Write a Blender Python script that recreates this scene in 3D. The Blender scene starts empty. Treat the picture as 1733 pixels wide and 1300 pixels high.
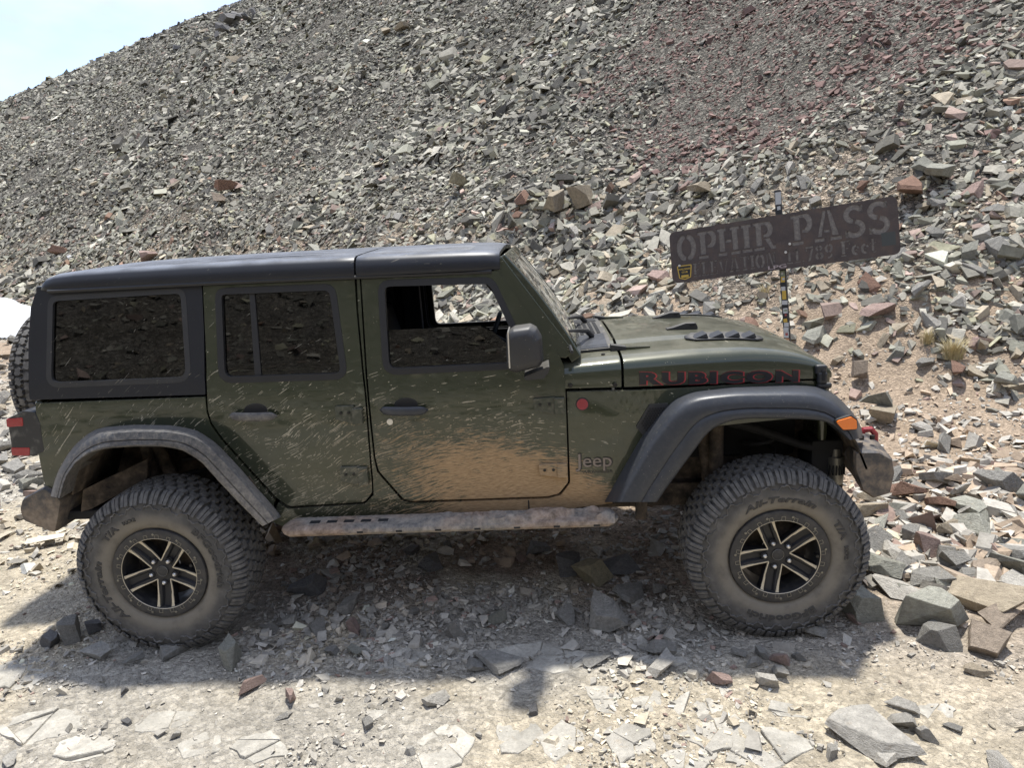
import bpy, bmesh, math, random
import numpy as np
from mathutils import Vector, Matrix, Euler
sc = bpy.context.scene
COL = sc.collection
PI = math.pi
rng = np.random.default_rng(11)
random.seed(5)

# ------------------------------------------------------------------ camera (fitted to the photograph)
CAM = np.array([1.9314, -4.0961, 2.0180]); YAW, PITCH, ROLL, FPX = -0.0477, 0.2190, 0.0488, 1202.3
def _basis():
    f = np.array([math.sin(YAW)*math.cos(PITCH), math.cos(YAW)*math.cos(PITCH), -math.sin(PITCH)])
    r = np.array([math.cos(YAW), -math.sin(YAW), 0.0]); d = np.cross(f, r)
    return np.array([r*math.cos(ROLL)+d*math.sin(ROLL), -r*math.sin(ROLL)+d*math.cos(ROLL), f])
CB = _basis()
cam = bpy.data.cameras.new('camera'); cam_o = bpy.data.objects.new('camera', cam); COL.objects.link(cam_o)
cam.sensor_width = 36.0; cam.lens = 36.0*FPX/1733.0; cam.clip_start = 0.05; cam.clip_end = 2000.0
_m = Matrix.Identity(4)
for i in range(3):
    _m[i][0] = CB[0][i]; _m[i][1] = -CB[1][i]; _m[i][2] = -CB[2][i]; _m[i][3] = CAM[i]
cam_o.matrix_world = _m
sc.camera = cam_o

# ------------------------------------------------------------------ sky, clouds, sun, exposure
SUN_DIR = Vector((0.04, 0.27, 1.0)).normalized()      # towards the sun: high, a little behind the vehicle
SUN_EL = math.asin(SUN_DIR.z); SUN_AZ = math.atan2(SUN_DIR.x, SUN_DIR.y)
W = bpy.data.worlds.new('World'); sc.world = W; W.use_nodes = True
nt = W.node_tree; nt.nodes.clear()
out = nt.nodes.new('ShaderNodeOutputWorld'); bg = nt.nodes.new('ShaderNodeBackground')
sky = nt.nodes.new('ShaderNodeTexSky'); sky.sky_type = 'NISHITA'; sky.sun_disc = False
sky.sun_elevation = SUN_EL; sky.sun_rotation = SUN_AZ; sky.altitude = 3600; sky.dust_density = 1.0; sky.air_density = 1.0
tcw = nt.nodes.new('ShaderNodeTexCoord')
mpw = nt.nodes.new('ShaderNodeMapping'); mpw.inputs['Scale'].default_value = (1, 1, 2.2); mpw.inputs['Location'].default_value = (3.1, 1.7, .4)
nzw = nt.nodes.new('ShaderNodeTexNoise'); nzw.inputs['Scale'].default_value = 2.1; nzw.inputs['Detail'].default_value = 9; nzw.inputs['Roughness'].default_value = .55
crw = nt.nodes.new('ShaderNodeValToRGB'); crw.color_ramp.elements[0].position = .34; crw.color_ramp.elements[1].position = .56
mxw = nt.nodes.new('ShaderNodeMix'); mxw.data_type = 'RGBA'
nz2 = nt.nodes.new('ShaderNodeTexNoise'); nz2.inputs['Scale'].default_value = 5.0; nz2.inputs['Detail'].default_value = 6
cr2 = nt.nodes.new('ShaderNodeValToRGB')
cr2.color_ramp.elements[0].position = .3; cr2.color_ramp.elements[0].color = (1.55, 1.75, 2.35, 1)
cr2.color_ramp.elements[1].position = .7; cr2.color_ramp.elements[1].color = (2.6, 2.7, 3.05, 1)
L = nt.links.new
L(tcw.outputs['Generated'], mpw.inputs['Vector']); L(mpw.outputs[0], nzw.inputs['Vector']); L(mpw.outputs[0], nz2.inputs['Vector'])
L(nzw.outputs['Fac'], crw.inputs[0]); L(nz2.outputs['Fac'], cr2.inputs[0])
L(crw.outputs['Color'], mxw.inputs['Factor']); L(sky.outputs[0], mxw.inputs['A']); L(cr2.outputs['Color'], mxw.inputs['B'])
L(mxw.outputs['Result'], bg.inputs['Color']); bg.inputs['Strength'].default_value = 0.15; L(bg.outputs[0], out.inputs[0])
sun = bpy.data.lights.new('sun', 'SUN'); sun.energy = 2.3; sun.angle = math.radians(3.0); sun.color = (1.0, .965, .90)
sun_o = bpy.data.objects.new('sun', sun); COL.objects.link(sun_o)
sun_o.rotation_euler = SUN_DIR.to_track_quat('Z', 'Y').to_euler(); sun_o.location = (0, 0, 60)
sc.view_settings.view_transform = 'Standard'; sc.view_settings.look = 'None'; sc.view_settings.gamma = 1.0
sc.view_settings.use_curve_mapping = False; sc.view_settings.exposure = 1.55
sc.cycles.use_denoising = True; sc.cycles.max_bounces = 8; sc.cycles.transparent_max_bounces = 12

# ------------------------------------------------------------------ pixel -> direction -> point on a known surface
def ray(px, py):
    d = CB.T @ np.array([(px-866.5)/FPX, (py-650.0)/FPX, 1.0]); return d
def on_y(px, py, y):
    d = ray(px, py); t = (y-CAM[1])/d[1]; return CAM+t*d
def on_z(px, py, z=0.0):
    d = ray(px, py); t = (z-CAM[2])/d[2]; return CAM+t*d
def at_depth(px, py, t): return CAM+t*ray(px, py)
def project(P):
    q = (np.asarray(P)-CAM) @ CB.T
    return 866.5+FPX*q[..., 0]/q[..., 2], 650+FPX*q[..., 1]/q[..., 2], q[..., 2]
# ------------------------------------------------------------------ helpers: object bookkeeping
def tag(o, label=None, cat=None, group=None, kind=None):
    if label: o['label'] = label
    if cat: o['category'] = cat
    if group: o['group'] = group
    if kind: o['kind'] = kind
    return o
def empty(name, loc=(0, 0, 0)):
    o = bpy.data.objects.new(name, None); COL.objects.link(o); o.location = loc; o.empty_display_size = .2
    return o
def link(name, me, mat=None, parent=None):
    o = bpy.data.objects.new(name, me); COL.objects.link(o)
    if mat is not None and not me.materials: me.materials.append(mat)
    if parent is not None: o.parent = parent
    return o
def copy_tree(o, parent=None):
    c = o.copy(); COL.objects.link(c)
    if parent is not None: c.parent = parent
    for ch in list(o.children): copy_tree(ch, c)
    return c

class MB:
    """collects shapes and builds them as ONE mesh"""
    def __init__(s): s.v = []; s.f = []
    def add(s, vs, fs):
        b = len(s.v); s.v += [tuple(map(float, v)) for v in vs]; s.f += [tuple(i+b for i in f) for f in fs]; return s
    def box(s, c, d, rot=None):
        hx, hy, hz = d[0]/2, d[1]/2, d[2]/2
        vs = [Vector((x, y, z)) for x in (-hx, hx) for y in (-hy, hy) for z in (-hz, hz)]
        if rot is not None:
            R = rot.to_matrix() if isinstance(rot, Euler) else rot
            vs = [R @ v for v in vs]
        vs = [v+Vector(c) for v in vs]
        return s.add(vs, [(0, 1, 3, 2), (4, 6, 7, 5), (0, 4, 5, 1), (2, 3, 7, 6), (0, 2, 6, 4), (1, 5, 7, 3)])
    def hexa(s, vs): return s.add(vs, [(0, 1, 3, 2), (4, 6, 7, 5), (0, 4, 5, 1), (2, 3, 7, 6), (0, 2, 6, 4), (1, 5, 7, 3)])
    def tube(s, pts, r, n=10, cap=True):
        pts = [Vector(p) for p in pts]; rs = r if isinstance(r, (list, tuple)) else [r]*len(pts)
        b = len(s.v); up = None
        for i, p in enumerate(pts):
            t = (pts[min(i+1, len(pts)-1)]-pts[max(i-1, 0)]).normalized()
            if up is None: up = t.orthogonal().normalized()
            up = (up-t*up.dot(t)).normalized(); w = t.cross(up)
            for k in range(n):
                a = 2*PI*k/n; s.v.append(tuple(p+(up*math.cos(a)+w*math.sin(a))*rs[i]))
        for i in range(len(pts)-1):
            for k in range(n):
                s.f.append((b+i*n+k, b+i*n+(k+1) % n, b+(i+1)*n+(k+1) % n, b+(i+1)*n+k))
        if cap:
            s.f.append(tuple(b+k for k in range(n))[::-1]); e = b+(len(pts)-1)*n; s.f.append(tuple(e+k for k in range(n)))
        return s
    def lathe_y(s, prof, n=64, close=False):
        """profile of (r, y) turned about the y axis"""
        b = len(s.v); m = len(prof)
        for k in range(n):
            a = 2*PI*k/n
            for r, y in prof: s.v.append((r*math.cos(a), y, r*math.sin(a)))
        for k in range(n):
            for j in range(m if close else m-1):
                j2 = (j+1) % m
                s.f.append((b+k*m+j, b+((k+1) % n)*m+j, b+((k+1) % n)*m+j2, b+k*m+j2))
        return s
    def loft(s, rows, closed=False):
        b = len(s.v); m = len(rows[0])
        for r in rows: s.v += [tuple(map(float, p)) for p in r]
        for i in range(len(rows)-1):
            for j in range(m if closed else m-1):
                j2 = (j+1) % m
                s.f.append((b+i*m+j, b+i*m+j2, b+(i+1)*m+j2, b+(i+1)*m+j))
        return s
    def prism(s, poly, axis, a, bb):
        """polygon (2D) extruded along axis 'x','y' or 'z' from a to bb"""
        n = len(poly); b = len(s.v)
        for t in (a, bb):
            for (p, q) in poly:
                s.v.append({'x': (t, p, q), 'y': (p, t, q), 'z': (p, q, t)}[axis])
        s.f.append(tuple(b+i for i in range(n))); s.f.append(tuple(b+n+i for i in range(n))[::-1])
        for i in range(n):
            j = (i+1) % n; s.f.append((b+i, b+j, b+n+j, b+n+i))
        return s
    def mesh(s, name, bevel=0, seg=2, sharp=35, bang=30, subdiv=0):
        me = bpy.data.meshes.new(name); me.from_pydata(s.v, [], s.f)
        bm = bmesh.new(); bm.from_mesh(me)
        bmesh.ops.recalc_face_normals(bm, faces=bm.faces)
        finish_bm(bm, bevel, seg, bang)
        bm.to_mesh(me); bm.free(); set_smooth(me, sharp)
        return me
    def build(s, name, mat, parent=None, bevel=0, seg=2, sharp=35, bang=30, sub=0, wn=False):
        o = link(name, s.mesh(name, bevel, seg, sharp, bang), mat, parent)
        if sub: md = o.modifiers.new('s', 'SUBSURF'); md.levels = sub; md.render_levels = sub
        if wn or bevel: md = o.modifiers.new('w', 'WEIGHTED_NORMAL'); md.keep_sharp = True
        return o
def finish_bm(bm, bevel, seg, bang):
    if bevel > 0:
        es = [e for e in bm.edges if len(e.link_faces) == 2 and e.calc_face_angle(0) > math.radians(bang)]
        if es: bmesh.ops.bevel(bm, geom=es, offset=bevel, segments=seg, affect='EDGES', profile=.5, clamp_overlap=True)
def set_smooth(me, sharp):
    me.polygons.foreach_set('use_smooth', np.ones(len(me.polygons), bool))
    if sharp < 179: me.set_sharp_from_angle(angle=math.radians(sharp))
    me.update()

def fillet(pts, rad, n=5):
    """round the corners of a closed 2D polygon; rad number or list"""
    out = []; N = len(pts); rs = rad if isinstance(rad, (list, tuple)) else [rad]*N
    for i in range(N):
        p = Vector(pts[i]); a = Vector(pts[i-1]); b = Vector(pts[(i+1) % N]); r = rs[i]
        u = a-p; w = b-p; lu, lw = u.length, w.length
        if r <= 0 or lu < 1e-6 or lw < 1e-6: out.append(tuple(p)); continue
        u /= lu; w /= lw; ang = max(min(u.dot(w), 1), -1); half = math.acos(ang)/2
        t = min(r/math.tan(max(half, 1e-3)), lu*.48, lw*.48)
        p0 = p+u*t; p1 = p+w*t
        for k in range(n+1):
            q = k/n; out.append(tuple(p0*(1-q)**2+p*2*q*(1-q)+p1*q*q))
    return out
def inset(poly, d):
    """offset a closed 2D polygon inwards (d>0)"""
    N = len(poly); A = sum(poly[i][0]*poly[(i+1) % N][1]-poly[(i+1) % N][0]*poly[i][1] for i in range(N))
    sg = 1 if A > 0 else -1; out = []
    for i in range(N):
        p0, p, p1 = Vector(poly[i-1]), Vector(poly[i]), Vector(poly[(i+1) % N])
        def nrm(a, b):
            e = b-a
            if e.length < 1e-9: return Vector((0, 0))
            e.normalize(); return Vector((-e.y, e.x))*sg
        n0, n1 = nrm(p0, p), nrm(p, p1); m = n0+n1
        if m.length < 1e-6: m = n1
        m.normalize(); k = max(m.dot(n1), .35)
        q = p+m*(d/k); out.append((q.x, q.y))
    return out

# side profile of the vehicle (half width as a function of height)
_SZ = [0.0, .58, .64, .72, .90, 1.10, 1.25, 1.37, 1.50, 1.80, 1.86, 2.2]
_SY = [.74, .755, .778, .792, .802, .804, .801, .792, .771, .722, .712, .66]
def side_y(z): return float(np.interp(z, _SZ, _SY))
def S(px, py, off=0.0):
    y = -.8
    for _ in range(12):
        p = on_y(px, py, y); y = -(side_y(p[2])+off)
    return (float(p[0]), float(p[2]))
def SP(pts): return [S(*p) for p in pts]
KNOTS = [.6, .64, .68, .72, .8, .9, 1.0, 1.1, 1.18, 1.25, 1.31, 1.37, 1.43, 1.5, 1.6, 1.7, 1.8, 1.86]
def panel_mesh(name, outline, holes=(), off=0.0, thick=.02, sgn=-1, bevel=.004, yfun=None, knots=KNOTS, xk=()):
    bm = bmesh.new(); es = []
    for lp in [outline]+list(holes):
        vs = [bm.verts.new((x, 0, z)) for x, z in lp]
        es += [bm.edges.new((vs[i], vs[(i+1) % len(vs)])) for i in range(len(vs))]
    bmesh.ops.triangle_fill(bm, edges=es, use_beauty=True, use_dissolve=False, normal=(0, -1, 0))
    for k in knots:
        bmesh.ops.bisect_plane(bm, geom=bm.verts[:]+bm.edges[:]+bm.faces[:], plane_co=(0, 0, k), plane_no=(0, 0, 1), dist=1e-5)
    for k in xk:
        bmesh.ops.bisect_plane(bm, geom=bm.verts[:]+bm.edges[:]+bm.faces[:], plane_co=(k, 0, 0), plane_no=(1, 0, 0), dist=1e-5)
    yf = yfun or (lambda x, z: side_y(z))
    for v in bm.verts: v.co.y = sgn*(yf(v.co.x, v.co.z)+off)
    for f in bm.faces:
        f.normal_update()
        if f.normal.y*sgn < 0: f.normal_flip()
    if thick:
        top = bm.faces[:]
        ret = bmesh.ops.duplicate(bm, geom=bm.verts[:]+bm.edges[:]+bm.faces[:])
        vm = {}
        for a, b in ret['vert_map'].items():
            vm[a] = b
        for g in ret['geom']:
            if isinstance(g, bmesh.types.BMVert): g.co.y -= sgn*thick
            elif isinstance(g, bmesh.types.BMFace): g.normal_flip()
        for e in [e for f in top for e in f.edges]:
            if e.is_valid and len(e.link_faces) == 1:
                a, b = e.verts
                try: bm.faces.new((a, b, vm[b], vm[a]))
                except (ValueError, KeyError): pass
        bmesh.ops.recalc_face_normals(bm, faces=bm.faces)
    finish_bm(bm, bevel, 2, 50)
    me = bpy.data.meshes.new(name); bm.to_mesh(me); bm.free(); set_smooth(me, 40)
    return me
def panel(name, outline, mat, parent, holes=(), wn=True, **k):
    o = link(name, panel_mesh(name, outline, holes, **k), mat, parent)
    if wn: md = o.modifiers.new('w', 'WEIGHTED_NORMAL'); md.keep_sharp = True
    return o

_txt = {}
def text_poly(s, size=1.0, offset=0.0, shear=0.0, spacing=1.0, res=3):
    """flat lettering outline from the built-in font: (verts Nx2, faces), left at 0, baseline at 0"""
    key = (s, size, offset, shear, spacing)
    if key in _txt: return _txt[key]
    cu = bpy.data.curves.new('lettering', 'FONT'); cu.body = s; cu.size = size; cu.offset = offset; cu.shear = shear
    cu.space_character = spacing; cu.resolution_u = res; cu.fill_mode = 'FRONT'
    ob = bpy.data.objects.new('lettering', cu); COL.objects.link(ob)
    dg = bpy.context.evaluated_depsgraph_get(); me = bpy.data.meshes.new_from_object(ob.evaluated_get(dg))
    v = np.array([tuple(x.co)[:2] for x in me.vertices]); f = [tuple(p.vertices) for p in me.polygons]
    bpy.data.objects.remove(ob); bpy.data.curves.remove(cu); bpy.data.meshes.remove(me)
    v[:, 0] -= v[:, 0].min(); _txt[key] = (v, f); return v, f
def text_obj(name, s, fn, mat, parent, size=1.0, **k):
    v, f = text_poly(s, size, **k)
    me = bpy.data.meshes.new(name); me.from_pydata([tuple(fn(a, b)) for a, b in v], [], f); me.update()
    return link(name, me, mat, parent)

# ------------------------------------------------------------------ helpers: noise in numpy
def _hash(ix, iy, seed):
    h = (ix.astype(np.int64)*374761393+iy.astype(np.int64)*668265263+seed*1442695041) & 0x7fffffff
    h = ((h ^ (h >> 13))*1274126177) & 0x7fffffff
    return ((h ^ (h >> 16)) & 0xffff)/65535.0
def vnoise(x, y, seed=0):
    x = np.asarray(x, float); y = np.asarray(y, float)
    ix = np.floor(x); iy = np.floor(y); fx = x-ix; fy = y-iy
    fx = fx*fx*(3-2*fx); fy = fy*fy*(3-2*fy)
    a = _hash(ix, iy, seed); b = _hash(ix+1, iy, seed); c = _hash(ix, iy+1, seed); d = _hash(ix+1, iy+1, seed)
    return (a*(1-fx)+b*fx)*(1-fy)+(c*(1-fx)+d*fx)*fy
def fbm(x, y, oct=4, seed=0):
    s = 0; a = .5; t = 0
    for o in range(oct):
        s = s+a*vnoise(x*2**o+17.3*o, y*2**o-9.1*o, seed+o); t += a; a *= .5
    return s/t
def sstep(a, b, x):
    t = np.clip((np.asarray(x, float)-a)/(b-a), 0, 1); return t*t*(3-2*t)
# ------------------------------------------------------------------ materials
class NT:
    def __init__(s, nt): s.nt = nt
    def n(s, t, **k):
        nd = s.nt.nodes.new(t)
        for a, b in k.items(): setattr(nd, a, b)
        return nd
    def put(s, sock, v):
        if isinstance(v, bpy.types.NodeSocket): s.nt.links.new(v, sock)
        elif v is not None:
            if sock.type == 'RGBA' and not hasattr(v, '__len__'): v = (v, v, v, 1)
            elif sock.type == 'RGBA' and len(v) == 3: v = (*v, 1)
            elif sock.type == 'VECTOR' and not hasattr(v, '__len__'): v = (v, v, v)
            sock.default_value = v
    def m(s, op, a, b=None, c=None, clamp=False):
        nd = s.n('ShaderNodeMath', operation=op, use_clamp=clamp)
        for i, v in enumerate((a, b, c)):
            if v is not None: s.put(nd.inputs[i], v)
        return nd.outputs[0]
    def mr(s, v, a, b, c=0., d=1., smooth=True):
        nd = s.n('ShaderNodeMapRange'); nd.interpolation_type = 'SMOOTHSTEP' if smooth else 'LINEAR'
        for i, q in enumerate((v, a, b, c, d)): s.put(nd.inputs[i], q)
        return nd.outputs[0]
    def mix(s, f, a, b, mode='MIX'):
        nd = s.n('ShaderNodeMix', data_type='RGBA', blend_type=mode)
        s.put(nd.inputs['Factor'], f); s.put(nd.inputs['A'], a); s.put(nd.inputs['B'], b); return nd.outputs['Result']
    def noise(s, vec, scale, detail=4, rough=.5, dist=0, out='Fac'):
        nd = s.n('ShaderNodeTexNoise')
        if vec is not None: s.put(nd.inputs['Vector'], vec)
        nd.inputs['Scale'].default_value = scale; nd.inputs['Detail'].default_value = detail
        nd.inputs['Roughness'].default_value = rough; nd.inputs['Distortion'].default_value = dist
        return nd.outputs[out]
    def vor(s, vec, scale, feature='F1', out='Distance', rnd=1.0):
        nd = s.n('ShaderNodeTexVoronoi', feature=feature)
        if vec is not None: s.put(nd.inputs['Vector'], vec)
        nd.inputs['Scale'].default_value = scale; nd.inputs['Randomness'].default_value = rnd; return nd.outputs[out]
    def ramp(s, f, stops):
        nd = s.n('ShaderNodeValToRGB'); cr = nd.color_ramp
        while len(cr.elements) < len(stops): cr.elements.new(.5)
        for e, (p, c) in zip(cr.elements, stops):
            e.position = p; e.color = (*c, 1) if len(c) == 3 else c
        s.put(nd.inputs[0], f); return nd.outputs['Color']
    def comb(s, x, y, z):
        nd = s.n('ShaderNodeCombineXYZ')
        for i, v in enumerate((x, y, z)): s.put(nd.inputs[i], v)
        return nd.outputs[0]
    def sep(s, v):
        nd = s.n('ShaderNodeSeparateXYZ'); s.put(nd.inputs[0], v); return nd.outputs
    def obj(s): return s.n('ShaderNodeTexCoord').outputs['Object']
    def bump(s, h, strength=.3, dist=.01, normal=None):
        nd = s.n('ShaderNodeBump'); s.put(nd.inputs['Height'], h)
        nd.inputs['Strength'].default_value = strength; nd.inputs['Distance'].default_value = dist
        if normal is not None: s.put(nd.inputs['Normal'], normal)
        return nd.outputs[0]
    def attr(s, name, out='Color'):
        nd = s.n('ShaderNodeAttribute', attribute_name=name); return nd.outputs[out]
def material(name, fn, col=(.5, .5, .5), rough=.6, metal=0., coat=0., spec=.5):
    m = bpy.data.materials.new(name); m.use_nodes = True
    t = NT(m.node_tree); b = m.node_tree.nodes['Principled BSDF']
    t.put(b.inputs['Base Color'], col); b.inputs['Roughness'].default_value = rough; b.inputs['Metallic'].default_value = metal
    b.inputs['Coat Weight'].default_value = coat; b.inputs['Coat Roughness'].default_value = .04; b.inputs['Specular IOR Level'].default_value = spec
    m.diffuse_color = (*col[:3], 1)
    if fn: fn(t, b)
    return m

# dried-mud splashes thrown back by the front wheel: one node group, in the vehicle's own coordinates
def splash_group():
    g = bpy.data.node_groups.new('mud_splash', 'ShaderNodeTree')
    g.interface.new_socket('Factor', in_out='OUTPUT', socket_type='NodeSocketFloat')
    g.interface.new_socket('Color', in_out='OUTPUT', socket_type='NodeSocketColor')
    t = NT(g); go = t.n('NodeGroupOutput'); co = t.obj(); x, y, z = t.sep(co)[:3]
    dx = t.m('SUBTRACT', x, 1.85)
    v = t.m('ADD', z, t.m('MULTIPLY', .24, t.m('MULTIPLY', dx, dx)))                  # thrown arcs
    wob = t.m('MULTIPLY', t.noise(co, 2.2, 3), .16); v = t.m('ADD', v, wob)
    def dash(fx, fv, seed):
        q = t.comb(t.m('MULTIPLY', x, fx), t.m('MULTIPLY', v, fv), seed)
        nd = t.n('ShaderNodeTexVoronoi', feature='F1'); t.put(nd.inputs['Vector'], q); nd.inputs['Scale'].default_value = 1.0; nd.voronoi_dimensions = '2D'
        rc_ = t.sep(nd.outputs['Color']); return nd.outputs['Distance'], rc_[0], rc_[1]
    zl = t.m('SUBTRACT', t.m('MULTIPLY_ADD', t.m('MAXIMUM', t.m('SUBTRACT', 2.03, x), 0), .26, .83), t.m('MULTIPLY', t.m('MAXIMUM', t.m('SUBTRACT', x, 2.03), 0), .85))
    h = t.m('SUBTRACT', zl, z)
    xs = t.m('MULTIPLY', t.mr(x, .95, 1.85), t.m('SUBTRACT', 1, t.mr(x, 2.3, 2.4)))
    solid = t.m('MULTIPLY', t.mr(h, -.02, .17), xs)
    den = t.m('MULTIPLY', t.mr(h, -.42, .12), t.m('MULTIPLY', t.mr(x, -.5, 1.3), t.m('SUBTRACT', 1, t.mr(x, 2.05, 2.25))))
    den = t.m('MULTIPLY_ADD', den, .42, .09)
    clus = t.m('MULTIPLY', t.mr(t.noise(co, 3.0, 4), .35, .62, .25, 1.3), t.mr(t.noise(co, 11, 3), .38, .62, .15, 1.7))
    den = t.m('MULTIPLY', den, clus)
    den = t.m('MULTIPLY', den, t.m('MULTIPLY_ADD', t.mr(z, 1.12, 1.45), -.80, 1))
    den = t.m('MULTIPLY', den, t.m('MULTIPLY_ADD', t.mr(x, 2.03, 2.35), -.85, 1))
    den = t.m('MULTIPLY', den, t.mr(x, -.7, .5, .45, 1))
    jag = t.noise(co, 90, 3, .7)
    def dashes(fx, fv, seed, kden, r_):
        d_, ra_, rb_ = dash(fx, fv, seed)
        on = t.m('LESS_THAN', ra_, t.m('MULTIPLY', den, kden)); rad = t.m('MULTIPLY', t.m('MULTIPLY_ADD', t.m('MULTIPLY', rb_, rb_), r_*1.1, r_*.22), t.mr(jag, .3, .7, .55, 1.3, False))
        return t.m('MULTIPLY', t.m('MULTIPLY', on, t.mr(t.m('SUBTRACT', rad, d_), 0, .09)), t.mr(ra_, 0, .35, .95, .45, False))
    f1 = dashes(4.5, 90, 0, .60, .30); f2 = dashes(9, 150, 4, .85, .34); f3 = dashes(20, 210, 9, 1.1, .36); f4 = dashes(60, 120, 2, .5, .34)
    sp = t.m('MAXIMUM', t.m('MAXIMUM', f1, f2), t.m('MAXIMUM', f3, f4))
    # the thick tan splash on the lower front door, breaking up into streaks at its edge
    st = t.noise(t.comb(t.m('MULTIPLY', x, 13), t.m('MULTIPLY', v, 135), 0), 1, 4, .68)
    G_ = t.m('MULTIPLY', t.mr(h, -.34, .11), t.m('MULTIPLY', t.mr(x, .62, 1.6), t.m('SUBTRACT', 1, t.mr(x, 2.28, 2.42))))
    lump = t.noise(co, 7, 4, .6)
    sm = t.m('MULTIPLY', t.mr(t.m('ADD', t.m('ADD', st, t.m('MULTIPLY', G_, t.mr(x, 1.2, 1.9, .42, .54))), t.m('MULTIPLY', t.m('SUBTRACT', lump, .5), .30)), .76, .90), .93)
    dots = t.m('MULTIPLY', t.mr(t.vor(co, 55, 'F1'), .13, .07), t.mr(t.noise(co, 9, 2), .52, .62))
    f = t.m('MAXIMUM', t.m('MAXIMUM', sp, sm), t.m('MULTIPLY', dots, .5))
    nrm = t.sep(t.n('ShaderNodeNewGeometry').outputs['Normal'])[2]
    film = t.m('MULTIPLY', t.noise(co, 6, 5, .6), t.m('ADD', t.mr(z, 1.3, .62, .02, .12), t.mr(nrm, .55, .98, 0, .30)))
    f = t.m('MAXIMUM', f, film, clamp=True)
    pale = t.mix(t.noise(co, 14, 3), (.33, .29, .21), (.50, .46, .36))
    tan = t.mix(t.m('MULTIPLY_ADD', t.noise(t.comb(t.m('MULTIPLY', x, 30), t.m('MULTIPLY', v, 210), 7), 1, 3, .6), 1.5, -.25, clamp=True), (.17, .105, .055), (.55, .385, .22))
    c = t.mix(t.m('MAXIMUM', t.m('MULTIPLY', sm, 1.2), t.m('MULTIPLY', G_, .8), clamp=True), pale, tan)
    t.put(go.inputs[0], f); t.put(go.inputs[1], c); return g
SPLASH = splash_group()
def add_splash(t, b, base, rough, amt=1.0, coat=None):
    g = t.n('ShaderNodeGroup'); g.node_tree = SPLASH
    f = t.m('MULTIPLY', g.outputs[0], amt)
    t.put(b.inputs['Base Color'], t.mix(f, base, g.outputs[1])); t.put(b.inputs['Roughness'], t.mr(f, 0, .6, rough, .9, False))
    if coat: t.put(b.inputs['Coat Weight'], t.mr(f, 0, .5, coat, 0, False))
    t.put(b.inputs['Metallic'], t.mr(f, 0, .4, b.inputs['Metallic'].default_value, 0, False))
    t.put(b.inputs['Normal'], t.bump(f, .25, .004))
M = {}
def _paint(t, b):
    n = t.noise(t.obj(), 900, 1)
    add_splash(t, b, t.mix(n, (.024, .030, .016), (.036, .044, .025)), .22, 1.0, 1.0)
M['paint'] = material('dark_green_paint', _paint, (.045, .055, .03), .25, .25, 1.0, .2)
def _blk(t, b):
    co = t.obj(); n = t.noise(co, 420, 2)
    up = t.mr(t.sep(t.n('ShaderNodeNewGeometry').outputs['Normal'])[2], .6, .97)  # up-facing faces: dust, plus the roof's sky sheen painted into the colour
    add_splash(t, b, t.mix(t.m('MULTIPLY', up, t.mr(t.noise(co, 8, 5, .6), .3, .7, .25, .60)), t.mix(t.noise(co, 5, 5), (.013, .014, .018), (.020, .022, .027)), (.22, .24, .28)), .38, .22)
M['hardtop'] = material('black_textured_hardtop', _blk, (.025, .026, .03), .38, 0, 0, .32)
def _flare(t, b):
    co = t.obj(); x, y, z = t.sep(co)[:3]
    n1 = t.noise(co, 16, 6, .65); n2 = t.noise(co, 45, 6, .75, .2)
    rear = t.mr(x, 1.3, .9)
    low = t.mr(z, 1.2, .72)
    a = t.m('MULTIPLY_ADD', rear, .11, t.m('MULTIPLY', low, t.m('MULTIPLY_ADD', rear, .16, .04)))
    lip = t.m('MULTIPLY', t.mr(y, -.945, -.90), .10)
    f = t.mr(t.m('ADD', t.m('ADD', n2, a), t.m('MULTIPLY', lip, rear)), .42, 1.15)
    sp = t.m('MULTIPLY', t.mr(t.vor(co, 75), .16, .06), t.mr(t.noise(co, 7, 2), .48, .6))
    f = t.m('MULTIPLY', f, t.m('MULTIPLY_ADD', rear, .8, .2))
    f = t.m('MAXIMUM', f, t.m('MULTIPLY', sp, .7), clamp=True)
    c = t.mix(n1, (.19, .165, .135), (.42, .39, .34))
    t.put(b.inputs['Base Color'], t.mix(f, t.mix(n1, (.028, .031, .037), (.042, .046, .054)), c)); t.put(b.inputs['Roughness'], t.mr(f, 0, .5, .38, .92, False))
    t.put(b.inputs['Normal'], t.bump(t.m('ADD', f, t.m('MULTIPLY', t.noise(co, 500, 1), .1)), .3, .006))
M['flare'] = material('grey_black_flare_plastic', _flare, (.04, .04, .045), .5, 0, .0, .4)
def _plast(t, b):
    co = t.obj(); n = t.noise(co, 300, 2)
    add_splash(t, b, t.mix(t.noise(co, 9, 4), (.016, .017, .019), (.03, .031, .034)), .45, .7)
M['plastic'] = material('black_plastic', _plast, (.02, .02, .022), .45)
def _hinge(t, b):
    n = t.noise(t.obj(), 40, 5, .65); add_splash(t, b, t.mix(t.mr(n, .42, .72, .05, .8), (.030, .036, .022), (.11, .105, .078)), .5, .9)
M['hinge'] = material('dusty_green_hinge', _hinge, (.05, .055, .035), .5)
M['dark'] = material('dark_underbody', None, (.012, .012, .013), .8)
M['rubber_seal'] = material('black_rubber_seal', None, (.012, .012, .013), .55)
M['cloth'] = material('black_seat_cloth', None, (.016, .016, .019), .8)
def _und(t, b):
    co = t.obj(); n = t.noise(co, 12, 6, .65)
    t.put(b.inputs['Base Color'], t.ramp(n, [(.35, (.018, .016, .014)), (.52, (.075, .058, .043)), (.72, (.19, .15, .11))]))
    t.put(b.inputs['Normal'], t.bump(n, .6, .01))
M['under'] = material('muddy_underbody', _und, (.07, .055, .04), .95)
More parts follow.
